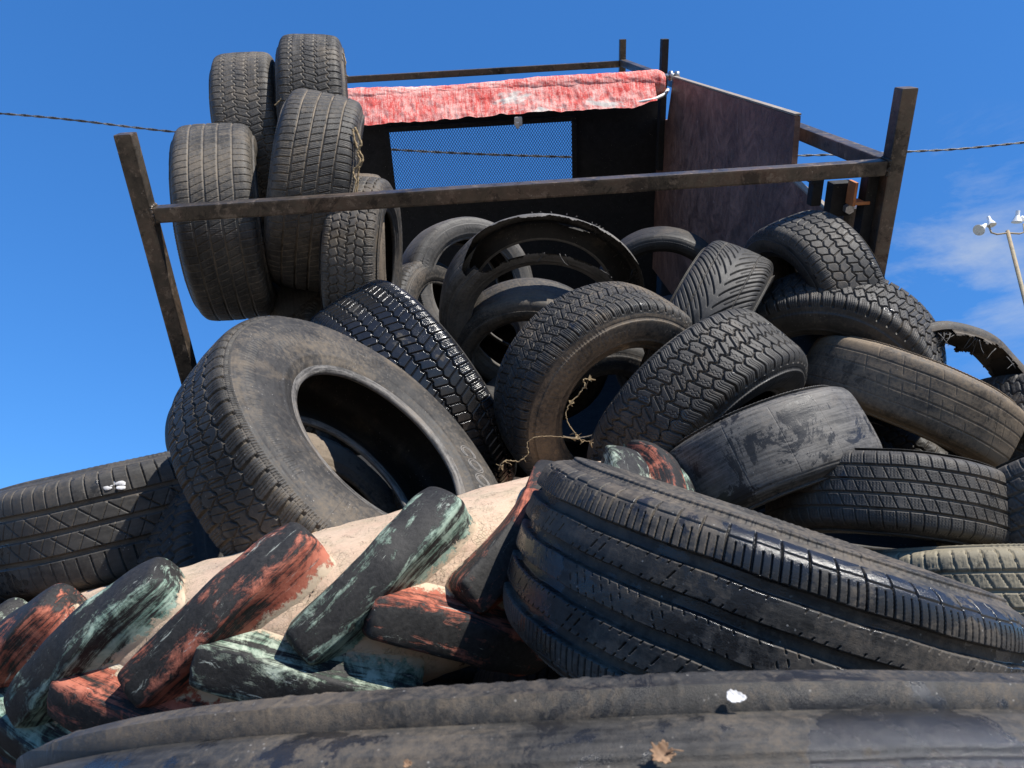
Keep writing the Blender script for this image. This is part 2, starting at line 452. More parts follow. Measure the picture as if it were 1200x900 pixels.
BMATS = mats_for('buried', 5.5, dust=.35, dry=.06)
TYRES = {
    'T1': {'c': (-1.0189, 0.9562, 3.0919), 'n': (0.9792, 0.1239, 0.1606), 'R': 0.35, 'W': 0.24, 'Rb': 0.205, 'label': 'dusty worn tyre standing at the far left top of the trailer load', 'style': 'zig', 'wear': 0.5, 'nt': 700, 'nx': 120, 'mat': {'dust': 0.36, 'dry': 0.1, 'groove': 0.5, 'dustc': (0.25, 0.2, 0.145)}},
    'T2': {'c': (-0.7824, 1.0247, 3.0864), 'n': (0.9839, 0.0519, 0.171), 'R': 0.35, 'W': 0.25, 'Rb': 0.205, 'label': 'topmost dusty tyre of the whole load with a twig caught at its side', 'style': 'zig', 'wear': 0.7, 'nt': 700, 'nx': 120, 'mat': {'dust': 0.36, 'dry': 0.1, 'groove': 0.6, 'dustc': (0.25, 0.2, 0.145)}},
    'T3': {'c': (-1.0222, 0.5739, 2.7606), 'n': (0.9675, 0.1143, 0.2256), 'R': 0.345, 'W': 0.27, 'Rb': 0.2, 'label': 'grey ribbed tyre standing behind the tail rail beside the left post', 'style': 'touring', 'wear': 0.5, 'nt': 900, 'nx': 140, 'mat': {'dust': 0.36, 'dry': 0.095, 'groove': 0.5, 'dustc': (0.25, 0.2, 0.145)}},
    'T4': {'c': (-0.7036, 0.6803, 2.7443), 'n': (0.9642, -0.1412, 0.2246), 'R': 0.345, 'W': 0.265, 'Rb': 0.2, 'label': 'black tyre with pale dirt in its long grooves, right of the grey ribbed tyre', 'style': 'touring', 'wear': 0.9, 'nt': 900, 'nx': 140, 'mat': {'dust': 0.36, 'dry': 0.07, 'groove': 0.8, 'dustc': (0.25, 0.2, 0.145)}},
    'T5': {'c': (-0.5228, 0.4231, 2.72), 'n': (0.9986, -0.0532, -0.0058), 'R': 0.3, 'W': 0.19, 'Rb': 0.185, 'label': 'narrow tyre hanging just under the rail with its hub hole turned right', 'style': 'truck', 'wear': 0.7, 'nt': 600, 'nx': 110, 'mat': {'dust': 0.35, 'dry': 0.09}},
    'T6': {'c': (-0.5775, 0.4693, 2.9573), 'n': (0.9929, 0.0291, 0.1157), 'R': 0.33, 'W': 0.2, 'Rb': 0.19, 'label': 'mud coloured tyre wedged behind the narrow tyre under the rail', 'style': 'bald', 'nt': 500, 'nx': 80, 'mat': {'dust': 0.95, 'dry': 0.12, 'mud': 0.6}},
    'T7': {'c': (-0.1981, 0.4152, 3.366), 'n': (0.5243, 0.0015, -0.8515), 'R': 0.31, 'W': 0.2, 'Rb': 0.205, 'label': 'tyre with a smooth pale grey wall standing left of the shredded one', 'style': 'bald', 'nt': 600, 'nx': 70, 'mat': {'dust': 0.25, 'dry': 0.16, 'base': 0.07}},
    'T8': {'c': (0.1081, 0.2595, 2.7158), 'n': (-0.0113, -0.6823, -0.731), 'R': 0.36, 'W': 0.19, 'Rb': 0.247, 'label': 'shredded black tyre, near wall torn open and thin tread strip arching over the bead', 'style': 'bald', 'nt': 900, 'nx': 110, 'torn': 'ragged', 'torn_dir': (0.55, 0.8, 0.0), 'lump': 0.009, 'mat': {'dust': 0.25, 'dry': 0.2, 'base': 0.06}},
    'T9': {'c': (0.0684, 0.1089, 2.8), 'n': (-0.0712, -0.6326, -0.7712), 'R': 0.285, 'W': 0.2, 'Rb': 0.2, 'label': 'tyre with a pale ring on its wall seen through the opening of the shredded tyre', 'style': 'bald', 'nt': 500, 'nx': 70, 'mat': {'dust': 0.5, 'dry': 0.1}},
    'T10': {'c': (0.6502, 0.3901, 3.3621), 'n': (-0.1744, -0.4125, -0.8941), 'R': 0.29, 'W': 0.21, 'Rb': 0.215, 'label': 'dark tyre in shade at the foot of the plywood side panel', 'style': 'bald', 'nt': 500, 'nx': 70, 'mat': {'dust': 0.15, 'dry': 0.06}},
    'T11': {'c': (0.5963, 0.1234, 2.4166), 'n': (0.8602, -0.4253, -0.2815), 'R': 0.32, 'W': 0.225, 'Rb': 0.2, 'label': 'tyre with a curved V shaped tread standing under the plywood panel', 'style': 'directional', 'wear': 0.8, 'nt': 900, 'nx': 130, 'mat': {'dust': 0.15, 'dry': 0.08, 'groove': 0.1}},
    'T12': {'c': (0.9673, 0.2826, 2.4962), 'n': (-0.909, -0.3847, -0.1607), 'R': 0.2688, 'W': 0.2184, 'Rb': 0.1722, 'label': 'large tyre leaning at the foot of the right post, shiny patches on its tread', 'style': 'truck', 'wear': 0.8, 'nt': 900, 'nx': 130, 'mat': {'dust': 0.22, 'dry': 0.08, 'wet': 0.3, 'groove': 0.2}},
    'T13': {'c': (1.0034, 0.0403, 2.4496), 'n': (-0.4741, -0.5661, -0.6744), 'R': 0.33, 'W': 0.24, 'Rb': 0.195, 'label': 'chunky off-road tyre lying tilted below the right post', 'style': 'block', 'wear': 1.25, 'nt': 1100, 'nx': 150, 'mat': {'dust': 0.22, 'dry': 0.07, 'groove': 0.1, 'wet': 0.3}},
    'T14': {'c': (1.1687, -0.0481, 2.2871), 'n': (-0.4089, -0.9095, 0.0742), 'R': 0.306, 'W': 0.198, 'Rb': 0.18, 'label': 'brown dusty bald tyre leaning down towards the right edge', 'style': 'bald', 'nt': 900, 'nx': 120, 'mat': {'dust': 0.8, 'dry': 0.1, 'dustc': (0.27, 0.2, 0.13), 'groove': 0}},
    'T15': {'c': (1.2568, -0.1302, 2.2419), 'n': (0.1297, 0.1437, -0.9811), 'R': 0.31, 'W': 0.13, 'Rb': 0.2, 'label': 'ripped casing at the far right with sky showing through it', 'style': 'slick', 'nt': 900, 'nx': 80, 'torn': 'band', 'lump': 0.012, 'mat': {'dust': 0.5, 'dry': 0.09}},
    'T16': {'c': (0.5184, -0.0999, 2.14), 'n': (0.584, -0.6529, -0.4823), 'R': 0.325, 'W': 0.24, 'Rb': 0.19, 'label': 'coarse all-terrain tyre full of grit, lying on the splashed grey tyre', 'style': 'at', 'wear': 1.0, 'nt': 1100, 'nx': 150, 'mat': {'dust': 0.22, 'dry': 0.08, 'groove': 0.15, 'wet': 0.3}},
    'T17': {'c': (0.6283, -0.2167, 1.95), 'n': (0.3478, -0.8678, -0.355), 'R': 0.285, 'W': 0.215, 'Rb': 0.18, 'label': 'smooth grey tyre splashed with black, under the coarse all-terrain tyre', 'style': 'slick', 'nt': 900, 'nx': 110, 'mat': {'dust': 0.3, 'dry': 0.17, 'base': 0.07, 'splash': 0.6, 'dustc': (0.24, 0.2, 0.16), 'groove': 0, 'wet': 0, 'lines': 0.8}},
    'T17b': {'c': (0.82, -0.1, 2.75), 'n': (0.45, -0.72, -0.5), 'R': 0.3, 'W': 0.21, 'Rb': 0.19, 'label': 'small piece of worn tyre showing between the all-terrain tyre and the splashed grey one', 'style': 'zig', 'wear': 0.6, 'nt': 500, 'nx': 90, 'mat': {'dust': 0.4, 'dry': 0.1}},
    'T18': {'c': (0.8997, -0.3034, 1.8437), 'n': (-0.1494, -0.9479, -0.2813), 'R': 0.2781, 'W': 0.1867, 'Rb': 0.1701, 'label': 'road tyre with four narrow grooves lying flat at the right above the wet one', 'style': 'touring', 'wear': 0.8, 'nt': 1200, 'nx': 180, 'mat': {'dust': 0.22, 'dry': 0.1, 'groove': 0.3, 'wet': 0.3}},
    'T19': {'c': (1.05, -0.5, 1.75), 'n': (0, 0.96, 0.29), 'R': 0.33, 'W': 0.22, 'Rb': 0.2, 'label': 'tan dusty tyre edge peeping out at the right edge under the road tyre', 'style': 'touring', 'nt': 500, 'nx': 90, 'mat': {'dust': 0.9, 'dry': 0.14, 'dustc': (0.3, 0.26, 0.18)}, 'lump': 0.001},
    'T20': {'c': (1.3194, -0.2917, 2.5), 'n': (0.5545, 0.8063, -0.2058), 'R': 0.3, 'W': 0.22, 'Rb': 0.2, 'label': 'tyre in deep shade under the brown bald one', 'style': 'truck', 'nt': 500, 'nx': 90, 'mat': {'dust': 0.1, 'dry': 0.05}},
    'T21': {'c': (0.2758, -0.0336, 2.2401), 'n': (0.3899, -0.4291, -0.8148), 'R': 0.325, 'W': 0.235, 'Rb': 0.19, 'label': 'upright tyre in the centre with a dry vine through its opening', 'style': 'zig', 'wear': 1.0, 'nt': 1200, 'nx': 170, 'mat': {'dust': 0.5, 'dry': 0.08, 'mud': 0.4, 'groove': 0.1, 'wet': 0.3, 'dustc': (0.27, 0.2, 0.13)}},
    'T22': {'c': (-0.3324, -0.0643, 2.5179), 'n': (-0.7722, -0.5533, -0.3122), 'R': 0.4081, 'W': 0.2968, 'Rb': 0.2173, 'label': 'wet shiny block tread tyre behind the big tyre with raised letters', 'style': 'truck', 'wear': 1.2, 'nt': 1100, 'nx': 160, 'mat': {'dust': 0.2, 'dry': 0.06, 'wet': 1.1, 'groove': 0, 'base': 0.02}},
    'T23': {'c': (-0.3348, -0.1896, 1.6757), 'n': (0.6744, 0.6762, -0.2967), 'R': 0.4, 'W': 0.2107, 'Rb': 0.215, 'label': 'big light truck tyre with raised outline letters on its dusty wall, at left of centre', 'style': 'lt', 'wear': 1.0, 'nt': 1500, 'nx': 210, 'mat': {'dust': 0.32, 'dry': 0.075, 'groove': 0.45, 'dustc': (0.24, 0.185, 0.125), 'base': 0.022}},
    'T24': {'c': (-0.5066, -0.4215, 2.0525), 'n': (0.7411, 0.5745, -0.3475), 'R': 0.3162, 'W': 0.186, 'Rb': 0.186, 'label': 'dusty tyre seen inside the opening of the big tyre with raised letters', 'style': 'zig', 'nt': 600, 'nx': 90, 'mat': {'dust': 0.8, 'dry': 0.11, 'base': 0.04, 'dustc': (0.25, 0.2, 0.15)}},
    'T25': {'c': (-0.9449, -0.3291, 2.0139), 'n': (-0.2084, 0.9779, 0.0186), 'R': 0.37, 'W': 0.265, 'Rb': 0.215, 'label': 'wide tyre with a white bird dropping at the left edge', 'style': 'sport', 'wear': 1.0, 'nt': 1100, 'nx': 170, 'mat': {'dust': 0.22, 'dry': 0.085, 'wet': 0.3, 'groove': 0.2}},
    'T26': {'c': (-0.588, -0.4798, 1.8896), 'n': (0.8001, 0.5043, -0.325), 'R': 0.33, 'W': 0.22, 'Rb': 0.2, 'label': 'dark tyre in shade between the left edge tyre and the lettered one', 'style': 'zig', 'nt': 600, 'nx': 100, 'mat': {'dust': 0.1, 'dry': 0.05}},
    'T28': {'c': (0.3385, -0.3232, 1.1187), 'n': (0.3071, 0.9505, 0.0469), 'R': 0.345, 'W': 0.2623, 'Rb': 0.205, 'label': 'large wet road tyre with four deep grooves lying at front right', 'style': 'rib', 'wear': 1.6, 'nt': 1900, 'nx': 280, 'mat': {'dust': 0.42, 'dry': 0.075, 'base': 0.016, 'wet': 0.55, 'groove': 0, 'dustc': (0.21, 0.165, 0.12)}},
    'T29': {'c': (0.0708, -0.4556, 0.5968), 'n': (-0.0322, 0.8543, 0.5187), 'R': 0.46, 'W': 0.28, 'Rb': 0.25, 'label': 'nearest tyre, lying across the bottom edge with leaf scraps on its wet tread', 'style': 'slick', 'nt': 1800, 'nx': 240, 'mat': {'dust': 0.35, 'dry': 0.075, 'base': 0.016, 'wet': 0.5, 'splash': 0.3, 'dustc': (0.2, 0.15, 0.1), 'groove': 0.2, 'ps': 2.4, 'lines': 0.5}, 'ledge': 0.6},
    'T31': {'c': (1.6581, -0.1828, 2.35), 'n': (-0.3696, -0.88, -0.2982), 'R': 0.3, 'W': 0.21, 'Rb': 0.19, 'label': 'tyre at the far right edge, just below the ripped casing', 'style': 'zig', 'wear': 0.8, 'nt': 500, 'nx': 90, 'mat': {'dust': 0.3, 'dry': 0.09}},
    'T32': {'c': (1.2872, -0.3111, 1.75), 'n': (0.1259, -0.8239, -0.5526), 'R': 0.29, 'W': 0.2, 'Rb': 0.18, 'label': 'tyre at the far right edge between the brown bald tyre and the flat road tyre', 'style': 'touring', 'wear': 0.8, 'nt': 500, 'nx': 90, 'mat': {'dust': 0.4, 'dry': 0.09}},
}

def torn_ragged(nm, TH, xn, f):
    f = np.clip(f, 0, 1)      # shredded casing: the near wall ripped off between bead and belt
    w = .5+.5*np.cos(TH - TORN_TH[0])
    rag = .05*np.sin(TH*7+1)+.035*np.sin(TH*17)+.022*np.sin(TH*41+1)+.014*np.sin(TH*67+2)+.010*np.sin(TH*131)+.008*np.sin(TH*211)
    k = np.clip((w-.42)/.16, 0, 1); k = k*k*(3-2*k)
    near = xn > 0
    if nm == 'sidewall':
        return near & (f > .46+rag*.6 + 1.0*(1-k))
    if nm == 'tread':
        return xn > 1.2-1.72*k+rag*1.3
    if nm == 'inner_liner':
        return (near & (f > .46+rag*.6 + 1.0*(1-k))) | ((f > .72) & (xn > 1.2-1.70*k+rag*1.3))
    return np.zeros_like(TH, bool)
TORN_TH = [0.]
def torn_band(nm, TH, xn, f):        # only the tread band is left, walls ripped out with frayed edges
    rag = .09*np.sin(TH*7)+.06*np.sin(TH*17)+.035*np.sin(TH*37+1)+.022*np.sin(TH*71+2)+.018*np.sin(TH*151)
    if nm == 'bead': return np.ones_like(TH, bool)
    if nm == 'sidewall': return f < .70+rag
    if nm == 'inner_liner': return (f < .70+rag)
    return np.zeros_like(TH, bool)

# tyres deep in the heap that only show as dark curves through the gaps
BURIED = [
    ((-0.75, -0.741, 0.954), (0.0, 0.899, 0.455), 0.33, 0.225),
    ((-0.05, -0.69, 0.813), (0.104, 0.945, 0.327), 0.33, 0.225),
    ((0.65, -0.707, 0.86), (-0.105, 0.979, 0.233), 0.33, 0.225),
    ((1.3, -0.861, 1.283), (0.0, 0.899, 0.455), 0.33, 0.225),
    ((-1.4, -0.895, 1.377), (0.104, 0.945, 0.327), 0.33, 0.225),
    ((-0.45, -0.998, 1.659), (-0.105, 0.979, 0.233), 0.33, 0.225),
    ((0.3, -0.946, 1.518), (0.0, 0.899, 0.455), 0.33, 0.225),
    ((0.95, -1.032, 1.753), (0.104, 0.945, 0.327), 0.33, 0.225),
    ((1.65, -1.1, 1.941), (-0.105, 0.979, 0.233), 0.33, 0.225),
    ((-0.95, -0.798, 1.785), (0.002, 0.924, 0.385), 0.31, 0.225),
    ((0.05, -0.701, 1.341), (0.103, 0.904, 0.44), 0.31, 0.225),
    ((0.6, -0.669, 1.459), (-0.106, 0.964, 0.274), 0.31, 0.225),
    ((1.2, -0.831, 1.932), (0.004, 0.969, 0.261), 0.31, 0.225),
    ((0.2, -0.85, 1.925), (0.101, 0.907, 0.431), 0.31, 0.225),
    ((0.75, -0.896, 2.228), (0.104, 0.945, 0.327), 0.31, 0.225),
    ((1.55, -0.711, 1.603), (-0.105, 0.979, 0.233), 0.31, 0.225),
    ((-0.3, -0.821, 2.255), (0.002, 0.924, 0.385), 0.31, 0.225),
    ((0.3, -0.12, 2.75), (0.302, -0.302, -0.905), 0.3, 0.215),
    ((0.72, -0.05, 2.75), (0.207, -0.83, -0.518), 0.3, 0.215),
    ((-0.08, -0.3, 2.35), (0.64, 0.426, -0.64), 0.3, 0.215),
    ((1.35, -0.3, 2.35), (0.101, 0.909, -0.404), 0.3, 0.215),
    ((0.45, -0.5, 1.85), (0.199, 0.896, -0.398), 0.3, 0.215),
    ((-0.35, 0.22, 3.25), (0.83, 0.207, -0.518), 0.3, 0.215),
    ((0.75, 0.1, 3.35), (-0.309, -0.619, -0.722), 0.3, 0.215),
    ((1.2, 0.0, 2.9), (0.527, 0.738, -0.422), 0.3, 0.215),
    ((0.6, -0.4, 2.3), (0.503, -0.503, -0.704), 0.3, 0.215),
    ((-0.85, -0.2, 2.6), (0.738, 0.527, -0.422), 0.3, 0.215),
    ((-0.1, 0.05, 2.95), (-0.508, 0.609, -0.609), 0.3, 0.215),
    ((1.62, -0.25, 2.45), (0.309, 0.928, -0.206), 0.3, 0.215),
    ((-1.35, -0.5, 2.05), (-0.206, 0.979, 0.0), 0.3, 0.215),
    ((-1.0, -0.62, 1.75), (0.104, 0.989, 0.104), 0.3, 0.215),
    ((-1.5, -0.62, 1.75), (0.102, 0.973, 0.205), 0.3, 0.215),
    ((-0.82, 0.2, 3.1), (0.97, 0.1, 0.2), 0.33, 0.24),
    ((-0.62, 0.05, 2.95), (0.8, 0.3, -0.5), 0.32, 0.23),
]
for i, (c, n, R, W) in enumerate(BURIED):
    TYRES['B%d' % i] = dict(c=c, n=n, R=R, W=W, Rb=R*.62, label='tyre buried in deep shade under the heap, hardly showing', group='tyres buried under the heap',
        style=('zig', 'touring', 'bald')[i % 3], nt=360, nx=60, mat=dict(dust=.35, dry=.06))
roots = {}
for i, (key, T) in enumerate(TYRES.items()):
    torn = None
    if T.get('torn') == 'ragged':
        TORN_TH[0] = T['torn_dir']; torn = torn_ragged
    elif T.get('torn') == 'band': torn = torn_band
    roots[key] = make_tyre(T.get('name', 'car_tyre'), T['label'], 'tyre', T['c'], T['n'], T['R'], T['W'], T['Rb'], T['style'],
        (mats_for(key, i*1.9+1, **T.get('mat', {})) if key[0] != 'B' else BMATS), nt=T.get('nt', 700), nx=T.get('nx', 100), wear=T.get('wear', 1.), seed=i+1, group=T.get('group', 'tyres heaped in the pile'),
        lump=T.get('lump', .003), torn=torn, ledge=T.get('ledge'), oval=T.get('oval', 0.))

# raised outline lettering on the big tyre's wall
def sidewall_letters(root, text, R, W, Rb, r_mid, size, th_start, mat):
    cu = bpy.data.curves.new('lettering', 'FONT')
    cu.body = text; cu.size = size; cu.fill_mode = 'NONE'; cu.bevel_depth = .0014; cu.bevel_resolution = 1; cu.shear = .25; cu.space_character = 1.12
    cu.resolution_u = 6
    tmp = bpy.data.objects.new('lettering', cu); COL.objects.link(tmp)
    dg = bpy.context.evaluated_depsgraph_get(); me = bpy.data.meshes.new_from_object(tmp.evaluated_get(dg))
    n = len(me.vertices); co = np.empty(n*3); me.vertices.foreach_get('co', co); co = co.reshape(-1, 3)
    _, side, _, _ = profile(R, W, Rb)
    Ps, _ = resample(side, 80)
    r = r_mid - size*.35 + co[:, 1]
    x = np.interp(r, Ps[::-1, 1], Ps[::-1, 0]) + .0003 + co[:, 2]
    th = th_start - co[:, 0]/r_mid
    V = np.stack([x, r*np.cos(th), r*np.sin(th)], 1)
    me.vertices.foreach_set('co', V.astype(np.float32).ravel()); me.update()
    me.materials.append(mat)
    bpy.data.objects.remove(tmp)
    o = bpy.data.objects.new('raised_lettering', me); COL.objects.link(o)
    sw = [c for c in root.children if c.name.startswith('sidewall')][0]
    o.parent = sw
    return o

def spot_angle(root, p):
    """angle round the axle at which a point lies"""
    l = root.matrix_world.inverted() @ p
    return math.atan2(l.z, l.y), math.hypot(l.y, l.z), l.x
bpy.context.view_layer.update()

# cords and wires standing out of the torn edges
def cords(root, T, n, th_mid, spread, xf, rf, seed):
    rg = random.Random(seed)
    m = NT('frayed_cord_rubber'); mm = m.out(color=(.035, .03, .026), rough=.6)
    for k in range(n):
        th = th_mid + rg.uniform(-spread, spread); r = T['Rb']+rf*(T['R']-T['Rb']); x = xf*T['W']
        d = Vector((0, math.cos(th), math.sin(th))); p = Vector((x, 0, 0)) + d*r
        t = Vector((0, -math.sin(th), math.cos(th)))
        pts = [p]; v = (-d*rg.uniform(.3, 1.) + Vector((rg.uniform(-.6, .6), 0, 0)) + t*rg.uniform(-.9, .9)).normalized()
        for j in range(5):
            v = (v + Vector((rg.uniform(-.5, .5), rg.uniform(-.5, .5), rg.uniform(-.5, .5)))*.6).normalized(); pts.append(pts[-1]+v*rg.uniform(.006, .013))
        tubes('frayed_cord', [(pts, [.0022, .0018, .0015, .0012, .001, .0008])], mm, root, 5)
TORN8 = math.atan2(WD(*TYRES['T8']['torn_dir']).dot(roots['T8'].matrix_world.to_3x3().col[2]), WD(*TYRES['T8']['torn_dir']).dot(roots['T8'].matrix_world.to_3x3().col[1]))
cords(roots['T8'], TYRES['T8'], 26, TORN8, 1.1, -.42, .9, 3)
cords(roots['T8'], TYRES['T8'], 14, TORN8, 1.0, .48, .48, 4)
_u = WD(-.3, .9, 0); _m = roots['T15'].matrix_world.to_3x3()
cords(roots['T15'], TYRES['T15'], 34, math.atan2(_u.dot(_m.col[2]), _u.dot(_m.col[1])), 1.3, .42, .68, 5)

LETTER = rubber('rubber_letter', 77, base=.18, dry=.34, dust=.5, dustc=(.50, .40, .28), groove=0)
T = TYRES['T23']
_r = W3((540-600)/900, (450-520)/900, 1.) - Vector((0, 0, EYE))
_inv = roots['T23'].matrix_world.inverted(); _o = _inv @ Vector((0, 0, EYE)); _d = _inv.to_3x3() @ _r
_p = _o + _d*((.5*T['W'] - _o.x)/_d.x); LT0 = math.atan2(_p.z, _p.y); print('LT0', LT0, math.hypot(_p.y, _p.z)/T['R'])
sidewall_letters(roots['T23'], 'COOPER', T['R'], T['W'], T['Rb'], T['Rb']+.42*(T['R']-T['Rb']), .056, LT0, LETTER)

# ================================================================ painted tractor tyre
def tractor_tyre():
    c, n, R, W, Rb = (-0.348, -0.47, 1.8346), (-0.2498, 0.9603, 0.1241), .80, 0.305, .40
    H = .050; Rc = R - H
    n = Vector(n).normalized(); ax = WD(*n); cw = W3(*c)
    ref = Vector((0, 0, 1)); ay = (ref-ax*ref.dot(ax)).normalized(); ay = Vector((0, -1, 0)); ay = (ay-ax*ay.dot(ax)).normalized(); az = ax.cross(ay)
    root = empty('tractor_tyre', cw, Matrix((ax, ay, az)).transposed())
    tag(root, 'huge tractor tyre with angled lugs painted cream, red and green', 'tyre', 'tyres heaped in the pile')
    prof = [(0, Rc), (.12*W, Rc-.003), (.22*W, Rc-.012), (.30*W, Rc-.028), (.365*W, Rc-.055), (.415*W, Rc-.10), (.45*W, Rc-.16), (.46*W, Rc-.22), (.43*W, Rb+.05), (.41*W, Rb+.01), (.38*W, Rb), (.35*W, Rb+.02), (.40*W, Rc-.2), (.37*W, Rc-.11), (.28*W, Rc-.06), (0, Rc-.03)]
    cut = 10
    Po, Lo = resample(prof[:cut], 150); No = nrm2(Po)
    if No[0, 1] < 0: No = -No
    sarc = np.linspace(0, Lo, 150)
    def at(parc, s, h):
        """point on the casing: arc across (signed), arc round, height above it"""
        a = np.abs(parc); sg = np.where(parc < 0, -1., 1.)
        x = np.interp(a, sarc, Po[:, 0]); r = np.interp(a, sarc, Po[:, 1])
        nx_ = np.interp(a, sarc, No[:, 0]); nr = np.interp(a, sarc, No[:, 1])
        x = sg*(x + nx_*h); r = r + nr*h
        th = s/Rc
        return np.stack([x, r*np.cos(th), r*np.sin(th)], -1)
    # casing with uneven, brushed paint
    nt = 900
    th = np.linspace(0, 2*PI, nt, endpoint=False)
    pa = np.concatenate([-sarc[::-1], sarc[1:]])
    S, A_ = np.meshgrid(th*Rc, pa, indexing='ij')
    hh = .0018*np.sin(S*21+A_*13)*np.sin(S*9-A_*31) + .0012*np.sin(S*55+A_*70)
    V = at(A_, S, hh).reshape(-1, 3)
    prf = np.stack([S, A_, 0*S], -1).reshape(-1, 3)
    mk('casing', V, ring_quads(nt, len(pa)), paint_mat('cream'), root, attrs={'prof': ('FLOAT_VECTOR', prf)})
    # inner side of the walls and the beads
    Pi, Li = resample(prof[cut-1:], 40); Pi2 = np.concatenate([Pi, Pi[:-1][::-1]*np.array([-1, 1])])
    th2 = np.linspace(0, 2*PI, 160, endpoint=False)
    V = np.stack([Pi2[None, :, 0]+0*th2[:, None], Pi2[None, :, 1]*np.cos(th2)[:, None], Pi2[None, :, 1]*np.sin(th2)[:, None]], -1).reshape(-1, 3)
    prf = np.zeros_like(V)
    mk('inner_liner', V, ring_quads(160, len(Pi2)), INNER, root, attrs={'cav': ('FLOAT', np.zeros(len(V))), 'prof': ('FLOAT_VECTOR', prf)})
    # lugs
    N = 20; pitch = 2*PI*Rc/N
    tone_u = ['teal', 'red', 'green', 'red', 'teal'] + ['red', 'green', 'red', 'teal', 'red', 'green', 'red', 'teal', 'red', 'teal', 'red', 'green', 'red', 'teal', 'red', 'green', 'red', 'teal']
    tone_l = ['red', 'teal', 'red', 'teal', 'red'] + ['teal', 'red', 'teal', 'red', 'green', 'red', 'teal', 'red', 'green', 'red', 'teal', 'red', 'teal', 'red', 'green', 'red', 'teal', 'red']
    shoulder = .140
    na, nb = 90, 44
    for side, tones, off in ((1, tone_u, 0.0), (-1, tone_l, .10)):
        for i in range(N):
            s0 = off + i*pitch
            rnd = random.Random(i*7+side)
            a = np.linspace(0, 1, na); b = np.linspace(-1, 1, nb)
            A, B = np.meshgrid(a, b, indexing='ij')
            # centre line of the bar on the unrolled casing
            ac = -.012 + A*(shoulder+.012)
            span = shoulder + .012                    # how far the bar reaches across
            run = span*1.9                      # and how far it runs round the tyre
            sc = s0 + run*(A*1.06-.06*A*A)
            wtop = .0245+.003*A + .0015*np.sin(A*9+i); footl = .011; footr = .032
            ln = math.hypot(span, run); tp, ts = span/ln, run/ln
            wid = np.where(B < 0, wtop+footl, wtop+footr)
            wid = wid*(.68+.32*np.clip(A/.06, 0, 1)**.5)*(.84+.16*np.clip((1-A)/.10, 0, 1)**.5)
            off_ = B*wid
            P_ = ac - ts*off_
            S_ = sc + tp*off_
            wt_ = wtop*wid/(wtop+np.where(B < 0, footl, footr))
            e = np.clip((np.abs(off_)-wt_)/np.maximum(wid-wt_, 1e-5), 0, 1)
            hgt = np.where(B < 0, (1-e**1.3)*(1-.35*e), .35*(1-e)+.65*(1-e)**2.8)
            top_round = 1-.06*(np.minimum(np.abs(off_), wt_)/wt_)**4
            endn = np.sin(np.clip(A/.045, 0, 1)*PI/2)**.5
            ende = np.sin(np.clip((1-A)/.10, 0, 1)*PI/2)**.6
            crown = 1.0 + .05*np.clip(A-.4, 0, 1)
            h = H*hgt*top_round*endn*ende*crown
            wob = .0012*np.sin(A*17+i)+.0007*np.sin(A*29+B*2+i*2)
            h = h + wob*(hgt > .5) - .002*(1-np.clip(h/.004, 0, 1))
            V = at(side*P_, S_, h).reshape(-1, 3)
            prf = np.stack([A*.4+i*1.7, B*.06, h/H], -1).reshape(-1, 3)
            ii = np.arange(na-1)[:, None]; jj = np.arange(nb-1)[None, :]
            q0 = ii*nb+jj
            q = np.stack([q0, q0+nb, q0+nb+1, q0+1], -1).reshape(-1, 4)
            fl = (B*1.0).reshape(-1)
            mk('lug', V, q, paint_mat(tones[i]), root, attrs={'prof': ('FLOAT_VECTOR', prf), 'flank': ('FLOAT', fl), 'lugh': ('FLOAT', (h/H).reshape(-1)), 'along': ('FLOAT', A.reshape(-1))})
    return root

